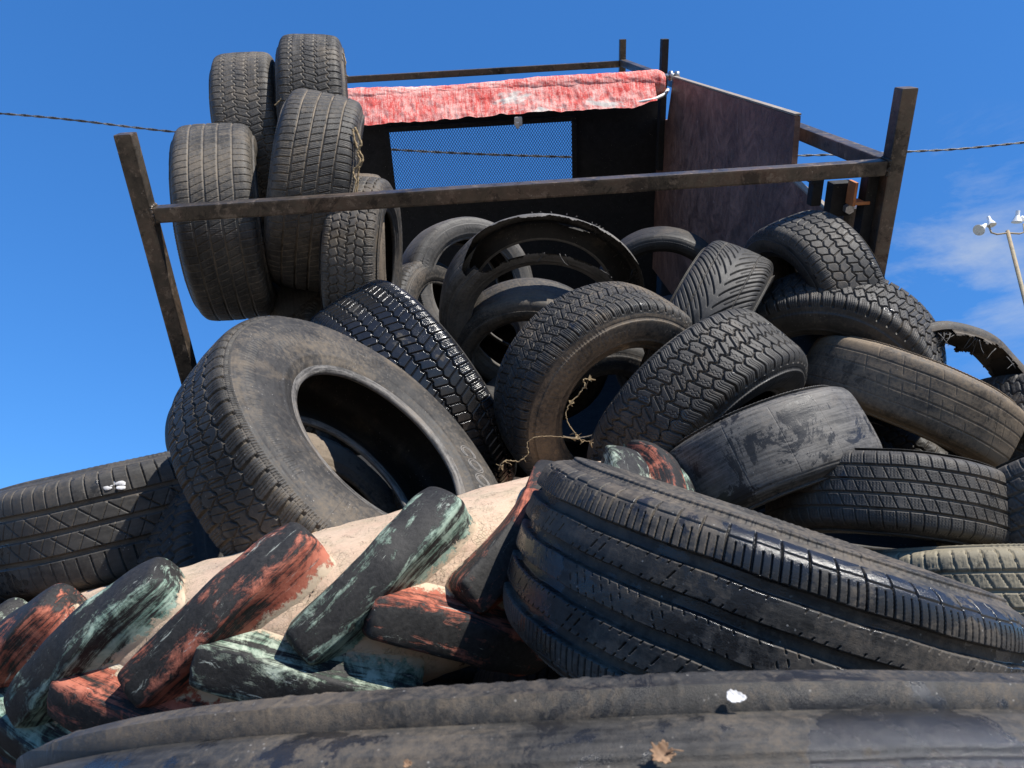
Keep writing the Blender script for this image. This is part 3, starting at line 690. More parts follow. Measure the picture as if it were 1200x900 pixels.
DIRS = 1
_pm = {}
def paint_mat(kind):
    if kind in _pm: return _pm[kind]
    t = NT('paint_'+kind)
    o = t.coord('Object')
    prof = t.attr('prof').outputs['Vector']
    st = t.node('ShaderNodeMapping', {'Vector': prof, 'Scale': (7., 38., 6.)}).outputs[0]
    brush = t.noise(st, 1., 8, .7, .5)
    big = t.noise(o, 5., 6, .6); mid = t.noise(o, 26., 9, .72, .5); fine = t.noise(o, 140., 8, .75); grain = t.noise(o, 420., 4, .7)
    black = t.mix(t.ramp(fine, .35, .7), (.011, .0105, .010), (.034, .032, .030))
    if kind == 'cream':
        sc = t.node('ShaderNodeMapping', {'Vector': prof, 'Scale': (10., 55., 6.)}).outputs[0]
        br = t.noise(sc, 1., 8, .75, 1.)
        c = t.mix(t.ramp(big, .35, .65), (.46, .35, .25), (.48, .32, .23))
        c = t.mix(t.math('MULTIPLY', t.ramp(mid, .45, .72), .55), c, (.34, .31, .20))
        c = t.mix(t.math('MULTIPLY', t.ramp(br, .50, .72), .55), c, (.54, .43, .32))
        crk = t.node('ShaderNodeTexVoronoi', {'Vector': t.coord('Object', scale=(1, 1, 1)), 'Scale': 150., 'Randomness': 1.}, feature='DISTANCE_TO_EDGE').outputs['Distance']
        cr = t.math('MULTIPLY', t.ramp(crk, .05, .0), t.ramp(mid, .46, .60))
        c = t.mix(t.math('MULTIPLY', cr, .55), c, (.14, .11, .085))
        chips = t.ramp(t.noise(o, 33., 10, .82, .6), .61, .635)
        c = t.mix(chips, c, black)
        stain = t.ramp(t.noise(o, 9., 7, .7, 1.), .58, .72)
        c = t.mix(t.math('MULTIPLY', stain, .6), c, (.20, .17, .11))
        hgt = t.math('SUBTRACT', t.math('ADD', t.math('MULTIPLY', br, .8), fine), t.math('ADD', cr, t.math('MULTIPLY', chips, .8)))
        n = t.bump(hgt, .75, .0028)
        return _pm.setdefault(kind, t.out(color=c, rough=.82, normal=n, spec=.25))
    cols = {'red': ((.25, .060, .036), (.36, .12, .075)), 'teal': ((.12, .21, .16), (.27, .34, .27)), 'green': ((.07, .12, .085), (.33, .37, .29))}[kind]
    flank = t.attr('flank').outputs['Fac']; lh = t.attr('lugh').outputs['Fac']; al = t.attr('along').outputs['Fac']
    paint = t.mix(t.ramp(mid, .4, .6), cols[0], cols[1])
    # paint survives on the edges and in brushed streaks, the crown of the bar is worn to rubber
    edge = t.math('ABSOLUTE', t.math('ADD', flank, {'red': .12, 'teal': .05, 'green': 0.}[kind]))
    k = t.math('ADD', t.math('MULTIPLY', edge, .24), t.math('MULTIPLY', brush, 1.05))
    k = t.math('ADD', k, t.math('MULTIPLY', t.math('SUBTRACT', mid, .5), .7))
    k = t.math('ADD', k, t.math('MULTIPLY', flank, .07))
    m = t.ramp(k, .63, .78)
    c = t.mix(m, black, paint)
    # cream slopped up the foot of the bar
    foot = t.ramp(t.math('ADD', lh, t.math('MULTIPLY', t.math('SUBTRACT', t.noise(o, 42., 9, .78), .5), 1.2)), .16, .08)
    c = t.mix(foot, c, t.mix(t.ramp(big, .35, .65), (.46, .35, .25), (.42, .34, .24)))
    fleck = t.ramp(t.noise(st, 1.6, 9, .8, .3), .60, .66)
    c = t.mix(t.math('MULTIPLY', fleck, .8), c, (.36, .38, .33))
    rr = t.ramp(m, 0, 1, .60, .75)
    hgt = t.math('ADD', t.math('MULTIPLY', m, .9), t.math('ADD', t.math('MULTIPLY', fine, .7), t.math('MULTIPLY', foot, .7)))
    n = t.bump(hgt, .6, .0022)
    return _pm.setdefault(kind, t.out(color=c, rough=rr, normal=n, spec=.22))
tractor_tyre()

# ================================================================ raised tipper trailer
FO = W3(-1.0633, .5084, 2.2991)
FL_, FU_, FA_ = WD(.9963, .0749, .0416), WD(-.048, .8898, -.4537), WD(-.071, .4501, .8902)
trailer = empty('tipper_trailer', FO, Matrix((FL_, FU_, FA_)).transposed())
tag(trailer, 'raised dark steel tipper trailer bed with corner posts, top rails and mesh window', 'trailer')

def steel_mat(name, c0, c1, rust, rough=.45, metal=.35):
    t = NT(name); o = t.coord('Object')
    a = t.noise(o, 3., 8, .7, .4); b = t.noise(o, 28., 8, .75, .3); f = t.noise(o, 160., 6, .7)
    c = t.mix(t.ramp(a, .35, .65), c0, c1)
    c = t.mix(t.math('MULTIPLY', t.ramp(t.math('ADD', t.math('MULTIPLY', a, .5), t.math('MULTIPLY', b, .5)), .48, .62), .7), c, rust)
    scr = t.noise(t.coord('Object', scale=(6, 6, 90)), 9., 3, .6)
    c = t.mix(t.math('MULTIPLY', t.ramp(b, .54, .64), .6), c, tuple(x*1.6 for x in c1))
    c = t.mix(t.math('MULTIPLY', t.ramp(t.noise(o, 11., 9, .8, .5), .54, .60), .65), c, tuple(x*.5 for x in c0))
    vo = t.node('ShaderNodeTexVoronoi', {'Vector': o, 'Scale': 75.}).outputs['Distance']
    c = t.mix(t.math('MULTIPLY', t.ramp(vo, .12, .06), t.ramp(b, .5, .6)), c, (.35, .32, .28))
    r = t.ramp(b, .3, .7, rough-.12, rough+.22)
    return t.out(color=c, rough=r, metal=metal, normal=t.bump(t.math('ADD', b, f), .35, .0015), spec=.5)
STEEL = steel_mat('worn_bronze_steel', (.016, .013, .011), (.15, .12, .088), (.075, .030, .018), .36, .5)
BLACK = steel_mat('black_painted_steel', (.003, .003, .0035), (.006, .006, .0065), (.009, .007, .006), .75, 0.)
BRIGHT = steel_mat('galvanised', (.35, .36, .36), (.5, .5, .5), (.3, .2, .13), .35, .8)
GREYROD = steel_mat('pale_rod', (.42, .43, .42), (.55, .55, .53), (.3, .24, .18), .5, .2)
ORANGE = steel_mat('orange_bracket', (.35, .12, .035), (.42, .16, .05), (.25, .07, .03), .6, .1)

def beam(name, p0, p1, s, mat, parent=trailer, roll=None, bevel=.006):
    """square hollow section between two points of the bed's own frame"""
    p0, p1 = Vector(p0), Vector(p1); d = p1-p0
    bm = bmesh.new()
    z = d.normalized(); ref = Vector((0, 1, 0)) if abs(z.y) < .9 else Vector((1, 0, 0))
    x = ref.cross(z).normalized(); y = z.cross(x)
    R = Matrix((x, y, z)).transposed()
    sx, sy = (s if isinstance(s, tuple) else (s, s))
    box_bm(bm, (0, 0, 0), (sx, sy, d.length), rot=R, bevel=bevel)
    bmesh.ops.translate(bm, verts=bm.verts, vec=(p0+p1)/2)
    return bm_obj(name, bm, mat, parent)
LB, WB = 4.20, 2.25
beam('corner_post', (-.03, -1.7, 0), (-.03, .235, 0), (.050, .050), STEEL)
beam('corner_post', (2.258, -1.7, 0), (2.258, .232, 0), (.050, .050), STEEL)
beam('corner_post', (2.25, -1.5, LB), (2.25, .17, LB), .05, STEEL)
beam('corner_post', (0, -1.5, LB), (0, .17, LB), .05, STEEL)
beam('tail_rail', (-.004, 0, 0), (2.232, 0, 0), (.048, .046), STEEL)
beam('head_rail', (.032, -.01, LB), (2.224, -.01, LB), .05, STEEL)
beam('side_rail', (2.25, 0, .034), (2.25, 0, LB-.026), .05, STEEL)
beam('side_rail', (-.01, -1.27, .034), (-.01, -1.27, LB-.032), .056, STEEL)
# weld beads where the rails meet the posts
def weld(p, q, seed):
    p, q = Vector(p), Vector(q); rg = random.Random(seed); n_ = 22
    tubes('weld_bead', [([p.lerp(q, k/n_)+Vector((rg.uniform(-1, 1), rg.uniform(-1, 1), rg.uniform(-1, 1)))*.0012 for k in range(n_+1)], [.0040+.0014*abs(math.sin(k*1.4))+rg.uniform(0, .001) for k in range(n_+1)])], STEEL, trailer, 8)
weld((-.004, -.024, -.0235), (-.004, .024, -.0235), 1); weld((2.232, -.024, -.0235), (2.232, .024, -.0235), 2)
weld((-.004, .0245, -.022), (-.004, .0245, .022), 3); weld((2.232, .0245, -.022), (2.232, .0245, .022), 4)
# bed, side walls, headboard
def slab(name, verts, thick, axis, mat, parent=trailer):
    bm = bmesh.new()
    a = [bm.verts.new(v) for v in verts]
    off = Vector((0, 0, 0)); off[axis] = thick
    b = [bm.verts.new(Vector(v)+off) for v in verts]
    bm.faces.new(a); bm.faces.new(b[::-1])
    for i in range(len(a)): bm.faces.new((a[i], b[i], b[(i+1) % len(a)], a[(i+1) % len(a)]))
    return bm_obj(name, bm, mat, parent)
slab('bed_floor', [(-.06, -1.62, -.1), (2.30, -1.62, -.1), (2.30, -1.62, LB+.03), (-.06, -1.62, LB+.03)], -.06, 1, BLACK)
slab('side_wall', [(-.045, -1.615, .04), (-.045, -1.30, .04), (-.045, -1.30, LB-.04), (-.045, -1.615, LB-.04)], -.03, 0, BLACK)
slab('side_wall', [(2.235, -1.615, .04), (2.235, -.55, .04), (2.235, -.55, LB-.04), (2.235, -1.615, LB-.04)], .03, 0, BLACK)
def ply_mat():
    t = NT('film_faced_plywood'); o = t.coord('Object', scale=(1, 1, 1))
    w = t.noise(t.coord('Object', scale=(1, .7, 1)), 6., 10, .74, 2.)
    a = t.noise(o, 2.2, 6, .6, .5); f = t.noise(o, 45., 8, .75)
    c = t.mix(t.ramp(w, .35, .65), (.060, .028, .022), (.25, .135, .10))
    c = t.mix(t.math('MULTIPLY', t.ramp(f, .5, .7), .4), c, (.36, .23, .17))
    c = t.mix(t.math('MULTIPLY', t.ramp(a, .5, .62), .45), c, (.030, .015, .012))
    fl = t.ramp(t.noise(t.coord('Object', scale=(1, .6, 1)), 16., 10, .8, 1.2), .60, .66)
    c = t.mix(t.math('MULTIPLY', fl, .5), c, (.48, .38, .32))
    return t.out(color=c, rough=t.ramp(f, .3, .7, .38, .7), normal=t.bump(t.math('ADD', w, f), .5, .003), spec=.4)
PLY = ply_mat()
side_panel = slab('side_panel', [(2.17, u, a) for a, u in ((2.655, -1.2), (2.655, -.215), (2.42, -.19), (2.33, .055), (.57, .078), (.545, -.150), (.20, -.195), (.20, -1.2))], .022, 0, PLY)
bm = bmesh.new()
for p, q in (((2.181, .057, 2.33), (2.181, .080, .57)), ((2.181, -.150, .545), (2.181, -.195, .20))):
    p, q = Vector(p), Vector(q); d = q-p; z = d.normalized(); x = Vector((1, 0, 0)); y = z.cross(x)
    vs = box_bm(bm, (0, 0, 0), (.026, .008, d.length), rot=Matrix((x, y, z)).transposed(), bevel=.002)
    bmesh.ops.translate(bm, verts=vs, vec=(p+q)/2+Vector((0, .004, 0)))
bm_obj('edge_strip', bm, steel_mat('pale_ply_edge', (.2, .17, .14), (.28, .24, .2), (.12, .08, .05), .8, 0), side_panel)
beam('stub_post', (2.225, -.9, .17), (2.225, -.165, .17), .058, STEEL)
beam('black_post', (2.155, -.5, 2.50), (2.155, .255, 2.50), (.058, .04), BLACK)
# headboard round the window
HA = 2.66
wl0, wl1, wu0, wu1 = .478, 1.625, -.60, -.187
hb = bmesh.new()
for (l0, l1, u0, u1) in ((-.02, wl0, -1.60, -.055), (wl1, 2.205, -1.60, -.055), (wl0, wl1, -1.60, wu0), (wl0, wl1, wu1, -.055)):
    box_bm(hb, ((l0+l1)/2, (u0+u1)/2, HA+.012), (l1-l0, u1-u0, .024))
hbo = bm_obj('headboard', hb, BLACK, trailer)
wm = bmesh.new()
for c, s in (((( wl0+wl1)/2, wu1+.006, HA-.012), (wl1-wl0+.05, .03, .02)), (((wl0+wl1)/2, wu0-.006, HA-.012), (wl1-wl0+.05, .03, .02)), ((wl0-.012, (wu0+wu1)/2, HA-.012), (.03, wu1-wu0-.02, .02)), ((wl1+.012, (wu0+wu1)/2, HA-.012), (.03, wu1-wu0-.02, .02))):
    box_bm(wm, c, s, bevel=.002)
wfo = bm_obj('window_frame', wm, BLACK, trailer)
# expanded metal: rows of diamond strands
V, F = [], []
cw_, ch_ = .0170, .0250; st = .00135
rows = int((wu1-wu0)/ch_*2)+2; cols = int((wl1-wl0)/cw_)+2
def strand(p, q):
    o = len(V); d = Vector((q[0]-p[0], q[1]-p[1], 0)).normalized(); n_ = Vector((-d.y, d.x, 0))*st
    for z in (-.0015, .0015):
        for c_ in (p, q):
            for sgn in (-1, 1):
                V.append((c_[0]+n_.x*sgn, c_[1]+n_.y*sgn, HA+.03+z+.003))
    F.extend([(o, o+2, o+3, o+1), (o+4, o+5, o+7, o+6), (o, o+4, o+6, o+2), (o+1, o+3, o+7, o+5)])
for r_ in range(rows):
    for k in range(cols):
        x0 = wl0-.01 + (k + .5*(r_ % 2))*cw_; y0 = wu0-.01 + r_*ch_/2
        strand((x0, y0), (x0+cw_/2, y0+ch_/2)); strand((x0, y0), (x0-cw_/2, y0+ch_/2))
mk('mesh_screen', np.array(V), F, BLACK, trailer, smooth=False)
beam('top_channel', (.0, -.085, HA-.05), (2.165, -.085, HA-.05), (.04, .05), BLACK)
# hinge and bracket under the side rail by the right post
bm = bmesh.new()
box_bm(bm, (2.15, -.115, .10), (.075, .11, .05), bevel=.008)
box_bm(bm, (2.08, -.095, .13), (.035, .09, .04), bevel=.006)
box_bm(bm, (2.062, -.055, .13), (.018, .018, .05), bevel=.004)
box_bm(bm, (2.222, -.20, .045), (.05, .36, .05), bevel=.006)
box_bm(bm, (2.196, -.33, .03), (.02, .05, .03), bevel=.004)
hinge = bm_obj('hinge_bracket', bm, BLACK, trailer)
bm = bmesh.new()
box_bm(bm, (2.185, -.115, .04), (.055, .010, .05), rot=None, bevel=.002)
box_bm(bm, (2.160, -.085, .04), (.010, .075, .05), bevel=.002)
bm_obj('bracket', bm, ORANGE, hinge)
bm = bmesh.new()
r = bmesh.ops.create_cone(bm, cap_ends=True, segments=6, radius1=.016, radius2=.016, depth=.022)
bmesh.ops.translate(bm, verts=bm.verts, vec=(2.168, -.142, .062))
bm_obj('bolt', bm, BRIGHT, hinge)

# tarp roll with its axle
def tarp_mat():
    t = NT('faded_red_tarp'); o = t.coord('Object')
    a = t.noise(t.coord('Object', scale=(1.2, 2.5, 1.)), 3.4, 8, .68, .6); b = t.noise(o, 15., 9, .75, .8); f = t.noise(o, 120., 8, .8)
    s = t.noise(t.coord('Object', scale=(22., 3., 3.)), 4., 7, .75, .4)
    c = t.mix(t.ramp(b, .38, .62), (.50, .045, .038), (.60, .12, .10))
    w = t.math('ADD', t.math('MULTIPLY', s, .4), t.math('ADD', t.math('MULTIPLY', f, .35), t.math('MULTIPLY', a, .35)))
    c = t.mix(t.ramp(w, .50, .63), c, (.74, .46, .40))
    big = t.ramp(t.noise(t.coord('Object', off=(.37, 0, 0), scale=(1., 2., 1.)), 2.6, 7, .7, .7), .60, .66)
    c = t.mix(t.math('MULTIPLY', big, .9), c, (.55, .52, .46))
    return t.out(color=c, rough=.9, normal=t.bump(t.math('ADD', b, f), .7, .004), spec=.12)
TARP = tarp_mat()
ta, tu = 2.40, .025
tarp = empty('tarp_roll', FO, Matrix((FL_, FU_, FA_)).transposed())
tag(tarp, 'faded red tarpaulin rolled along the top of the black headboard', 'tarp')
nl, nr_ = 420, 90
def nz(x, y, z, s): return mnoise.noise(Vector((x*s, y*s, z*s)))
V = np.zeros((nl, nr_, 3))
for i in range(nl):
    l = .22 + (2.135-.22)*i/(nl-1); e = min(1, (i+1)/10, (nl-i)/10)
    rr0 = .060 + .004*math.sin(l*6) + .016*max(0, (l-1.2)/.9)*1.0
    for k in range(nr_):
        a_ = 2*PI*k/nr_
        fold_ = .005*nz(l*2.5, math.cos(a_)*.5, math.sin(a_)*.5, 6) + .0025*nz(l, math.cos(a_)*.15, math.sin(a_)*.15, 28) + .0015*nz(l, math.cos(a_)*.1, math.sin(a_)*.1, 90)
        sp_ = .006*((a_/(2*PI)) % 1)
        rr = (rr0 + fold_ + sp_)*(.55+.45*e**.5)
        V[i, k] = (l, tu + .004*math.sin(l*5) + rr*math.sin(a_), ta + rr*math.cos(a_))
q = []
for i in range(nl-1):
    for k in range(nr_): q.append((i*nr_+k, i*nr_+(k+1) % nr_, (i+1)*nr_+(k+1) % nr_, (i+1)*nr_+k))
q += [tuple(range(nr_)), tuple((nl-1)*nr_+k for k in range(nr_))[::-1]]
mk('rolled_sheet', V.reshape(-1, 3), q, TARP, tarp)
# loose flap hanging off the roll
nv = 50; V = np.zeros((2, nl, nv, 3))
for i in range(nl):
    l = .20 + (2.06-.20)*i/(nl-1)
    drop = .118 + .008*math.sin(l*3.1+.5) + .006*nz(l, 0, 0, 5) + .003*nz(l, 3, 0, 34)
    if l > 1.9: drop -= .25*(l-1.9)
    for k in range(nv):
        f_ = k/(nv-1)
        # hangs straight down in the world, which in the tilted bed leans towards the tail
        L_ = (drop+.075)*f_
        u = tu + .030 - .68*L_
        dz = -.058 - .73*L_ + .012*nz(l*2.2, f_*.35, 2, 3)*f_**.5 + .008*nz(l*2.5, f_*.2, 4, 14)*min(1, f_*3) + .002*nz(l, f_*.15, 0, 60)
        u += .010*nz(l*1.9, f_*.5, 9, 9)*f_
        V[0, i, k] = (l, u, ta+dz); V[1, i, k] = (l, u, ta+dz+.003)
fq = []
for s_ in range(2):
    for i in range(nl-1):
        for k in range(nv-1):
            o_ = s_*nl*nv; fq.append((o_+i*nv+k, o_+i*nv+k+1, o_+(i+1)*nv+k+1, o_+(i+1)*nv+k))
for i in range(nl-1):
    for k in (0, nv-1): fq.append((i*nv+k, (i+1)*nv+k, nl*nv+(i+1)*nv+k, nl*nv+i*nv+k))
for k in range(nv-1):
    for i in (0, nl-1): fq.append((i*nv+k, i*nv+k+1, nl*nv+i*nv+k+1, nl*nv+i*nv+k))
mk('hanging_flap', V.reshape(-1, 3), fq, TARP, tarp)
tubes('axle', [([(2.12, tu+.035, ta), (2.20, tu+.035, ta)], [.014, .014]), ([(2.165, tu+.035, ta), (2.182, tu+.035, ta)], [.028, .028]), ([(2.20, tu+.035, ta), (2.222, tu+.035, ta)], [.024, .024])], BRIGHT, tarp, 14)
tubes('hook_rod', [([(1.90, -.062, ta-.165), (1.95, -.055, ta-.17), (2.05, -.045, ta-.15), (2.12, -.028, ta-.10), (2.15, -.010, ta-.04)], [.005, .010, .011, .011, .010])], GREYROD, tarp, 12)
# toggle knot in the middle of the flap
bm = bmesh.new()
box_bm(bm, (1.255, -.115, ta-.19), (.045, .05, .02), bevel=.008)
box_bm(bm, (1.25, -.135, ta-.20), (.02, .035, .02), bevel=.006)
bm_obj('toggle', bm, steel_mat('toggle_rag', (.45, .40, .33), (.6, .55, .48), (.4, .2, .15), .9, 0), tarp)

# ================================================================ overhead cable, light mast
cable_m = steel_mat('cable_sheath', (.02, .02, .022), (.05, .05, .05), (.3, .3, .3), .5, .2)
def cable():
    ptsA, ptsB = [], []
    D = 14.
    ctrl = catmull([(-400, 112), (0, 133), (210, 155), (455, 175), (670, 184), (860, 184), (1060, 178), (1200, 167), (1600, 120)], 60)
    base = [W3((x-600)/900*D, (450-y)/900*D, D) for x, y in ctrl]
    cum = 0
    for i, p in enumerate(base):
        if i: cum += (p-base[i-1]).length
        a = cum*2*PI/.52
        off = Vector((0, math.cos(a), math.sin(a)))*.011
        ptsA.append(p+off); ptsB.append(p-off)
    o = tubes('overhead_cable', [(ptsA, .0125), (ptsB, .0125)], cable_m, None, 6)
    tag(o, 'twisted black overhead cable sagging across the sky behind the trailer', 'cable')
cable()
def mast():
    D = 24.
    k = D/900
    top = W3((1181-600)*k, (450-272)*k, D)
    root = empty('floodlight_mast', Vector((top.x, top.y, 0)))
    tag(root, 'tall weathered light mast carrying white floodlights beyond the pile at the right', 'floodlight')
    pm = steel_mat('mast_rust', (.20, .17, .11), (.30, .25, .16), (.22, .12, .06), .7, .1)
    wm_ = steel_mat('lamp_white', (.65, .66, .66), (.78, .78, .77), (.45, .43, .40), .4, .1)
    gm = steel_mat('lamp_glass', (.36, .38, .36), (.48, .50, .46), (.4, .4, .35), .25, .1)
    L = lambda v: Vector(v)
    h = top.z
    tubes('pole', [([(0, 0, 0), (0, 0, h*.5), (0, 0, h+.05)], [.09, .075, .055])], pm, root, 14)
    arms = []
    tubes('crossarm', [([(-.55, 0, h+.28), (-.52, 0, h-.02), (-.35, 0, h-.08), (0, 0, h-.03), (.35, 0, h-.06), (.52, 0, h+.0), (.56, 0, h+.3)], .028)], pm, root, 8)
    def lamp(x, z, yaw, tilt, s):
        s *= .70
        bm = bmesh.new()
        rr = bmesh.ops.create_cone(bm, cap_ends=True, segments=20, radius1=.26*s, radius2=.11*s, depth=.34*s)
        r2 = bmesh.ops.create_cone(bm, cap_ends=True, segments=16, radius1=.11*s, radius2=.10*s, depth=.26*s)
        bmesh.ops.translate(bm, verts=r2['verts'], vec=(0, 0, .30*s))
        M = Matrix.Rotation(yaw, 3, 'Z') @ Matrix.Rotation(tilt, 3, 'X')
        bmesh.ops.rotate(bm, verts=bm.verts, cent=(0, 0, 0), matrix=M); bmesh.ops.translate(bm, verts=bm.verts, vec=(x, 0, z))
        hd = bm_obj('lamp_head', bm, wm_, root)
        bm = bmesh.new()
        bmesh.ops.create_cone(bm, cap_ends=True, segments=20, radius1=.25*s, radius2=.25*s, depth=.02)
        bmesh.ops.translate(bm, verts=bm.verts, vec=(0, 0, -.182*s))
        bmesh.ops.rotate(bm, verts=bm.verts, cent=(0, 0, 0), matrix=M); bmesh.ops.translate(bm, verts=bm.verts, vec=(x, 0, z))
        bm_obj('glass', bm, gm, hd)
    lamp(-.82, h+.12, math.radians(-70), math.radians(-55), 1.0)
    lamp(-.46, h+.34, math.radians(30), math.radians(-8), .75)
    lamp(.40, h+.48, math.radians(-160), math.radians(-20), .85)
    lamp(.80, h+.38, math.radians(70), math.radians(-50), 1.0)
mast()

# ================================================================ ground, litter, vines
def ground():
    t = NT('gravel_yard'); o = t.coord('Object')
    a = t.noise(o, .6, 8, .65); b = t.noise(o, 14., 10, .75)
    c = t.mix(t.ramp(a, .35, .65), (.16, .14, .115), (.24, .21, .17)); c = t.mix(t.ramp(b, .4, .7), c, (.32, .29, .25))
    m = t.out(color=c, rough=.92, normal=t.bump(b, .8, .02))
    bm = bmesh.new(); bmesh.ops.create_grid(bm, x_segments=40, y_segments=40, size=1500)
    g = bm_obj('ground', bm, m); tag(g, kind='structure')
ground()

VPATHS = [[[(0.2123, 0.0117, 1.95), (0.182, 0.0108, 1.95), (0.1842, -0.0033, 1.95), (0.1703, -0.026, 1.95), (0.1445, -0.0542, 1.95), (0.1374, -0.0823, 1.95), (0.1491, -0.1105, 1.95), (0.1679, -0.1343, 1.95), (0.1798, -0.1495, 1.95)]],
[[(-0.0306, -0.193, 1.72), (-0.0172, -0.172, 1.72), (0.0153, -0.172, 1.72), (0.0363, -0.1561, 1.72), (0.0344, -0.1313, 1.72), (0.0573, -0.1185, 1.72), (0.0984, -0.1185, 1.72), (0.1481, -0.1223, 1.72), (0.1816, -0.1319, 1.72)], [(-0.0172, -0.172, 1.72), (0.0, -0.1816, 1.72)]],
[[(-0.6292, 1.2314, 2.86), (-0.6197, 1.1948, 2.86), (-0.6387, 1.1504, 2.86), (-0.6101, 1.1459, 2.86), (-0.6387, 1.1186, 2.86)], [(-0.8464, 0.9925, 2.74), (-0.8053, 1.033, 2.74), (-0.7836, 1.0412, 2.74), (-0.755, 1.0473, 2.74)]],
[[(-0.5029, 0.82, 2.46), (-0.4838, 0.7735, 2.46), (-0.4947, 0.7416, 2.46), (-0.4865, 0.7107, 2.46), (-0.5084, 0.6806, 2.46), (-0.5002, 0.6451, 2.46), (-0.5111, 0.5631, 2.46)], [(-0.5153, 0.8212, 2.48), (-0.5043, 0.7716, 2.48), (-0.4822, 0.7275, 2.48), (-0.496, 0.6889, 2.48), (-0.4988, 0.6393, 2.48), (-0.5043, 0.5787, 2.48)], [(-0.5278, 0.8056, 2.5), (-0.5139, 0.7222, 2.5), (-0.5278, 0.6528, 2.5), (-0.5306, 0.5889, 2.5)]]]

def plain(name, c0, c1, rough=.7, scale=60.):
    t = NT(name); o = t.coord('Object'); a = t.noise(o, scale, 6, .7)
    return t.out(color=t.mix(t.ramp(a, .35, .65), c0, c1), rough=rough, normal=t.bump(a, .4, .0008), spec=.3)
def onto(p, n, lift=0.):
    """placement on a surface point with the local Z along the surface normal"""
    n = Vector(n).normalized(); ref = Vector((1, 0, 0)); x = (ref-n*ref.dot(n)).normalized(); y = n.cross(x)
    return Vector(p)+n*lift, Matrix((x, y, n)).transposed()
def leaf(name, label, cat, p, n, size, lobes, mat, curl=.35, yaw=0., group=None, stem=True, seed=0, elong=1., ser=.12):
    loc, M = onto(p, n, .0012)
    M = M @ Matrix.Rotation(yaw, 3, 'Z')
    root = empty(name, loc, M); tag(root, label, cat, group)
    rg = random.Random(seed); nn_, nr2 = 72, 9
    V, F = [(0, 0, .0)], []
    for k in range(nn_):
        a = 2*PI*k/nn_
        r0 = size*((.62+.38*abs(math.cos(lobes*a/2))**.7) if lobes > 1 else .8+.2*math.cos(a+.6)*math.cos(2*a))*(1+ser*math.sin(a*13+seed)+ser*.7*rg.uniform(-1, 1))
        for j in range(1, nr2+1):
            r = r0*j/nr2
            x, y = r*math.cos(a)*elong, r*math.sin(a)
            z = curl*(x*x*.6+y*y)/size + .10*size*math.sin(9*x/size+seed)*math.cos(7*y/size)*(j/nr2)
            V.append((x, y, z))
    for k in range(nn_):
        k2 = (k+1) % nn_
        F.append((0, 1+k*nr2, 1+k2*nr2))
        for j in range(nr2-1):
            F.append((1+k*nr2+j, 1+k*nr2+j+1, 1+k2*nr2+j+1, 1+k2*nr2+j))
    b = mk('blade', np.array(V), F, mat, root)
    md = b.modifiers.new('thick', 'SOLIDIFY'); md.thickness = .0003
    if stem:
        tubes('stem', [([(size*.3, 0, .0005), (size*1.0, size*.12, .002), (size*1.7, size*.05, .0015)], [size*.08, size*.06, size*.05])], mat, root, 6)
    return root
WHITE = plain('bleached_scrap', (.36, .35, .34), (.56, .55, .54), .6, 40)
BROWN = plain('dead_leaf', (.12, .065, .035), (.27, .17, .10), .75, 90)
leaf('paper_scrap', 'small white scrap lying on the top edge of the nearest tyre', 'scrap', (.0838, .3130, .4872), (.0, -.75, .65), .0033, 1, WHITE, curl=.2, stem=False, seed=4, elong=1.35, ser=.03)
leaf('dead_leaf', 'crumpled brown leaf with a stalk on the wet face of the nearest tyre', 'leaf', (.0513, .2905, .4700), (-.055, -.80, .60), .0042, 5, BROWN, curl=.5, seed=9)
leaf('dead_leaf', 'tiny orange brown leaf crumb right of the crumpled leaf, near the bottom edge', 'leaf', (.0898, .2850, .4630), (.034, -.88, .47), .0026, 3, BROWN, curl=.6, stem=False, seed=2)
leaf('dead_leaf', 'tiny brown leaf crumb left of the crumpled leaf on the nearest tyre', 'leaf', (-.0368, .3025, .4655), (-.18, -.7, .7), .0016, 3, BROWN, curl=.6, stem=False, seed=12)
# bird dropping: a flat irregular splat
def splat():
    loc, M = onto((-.8617, 1.6432, .8614), (.1, -.97, .2), .004)
    bm = bmesh.new(); rg = random.Random(5)
    for k in range(9):
        r = bmesh.ops.create_icosphere(bm, subdivisions=3, radius=.006*rg.uniform(.5, 1.3))
        bmesh.ops.scale(bm, verts=r['verts'], vec=(1.7, .8, .35)); bmesh.ops.translate(bm, verts=r['verts'], vec=(rg.uniform(-.018, .018), rg.uniform(-.006, .008), 0))
    for v in bm.verts: v.co += Vector((mnoise.noise(v.co*300), mnoise.noise(v.co*310+Vector((3, 0, 0))), 0))*.002
    o = bm_obj('bird_dropping', bm, WHITE, None, True); o.matrix_world = Matrix.Translation(loc) @ M.to_4x4()
    tag(o, 'small white bird dropping on the tread of the left edge tyre', 'dropping')
splat()
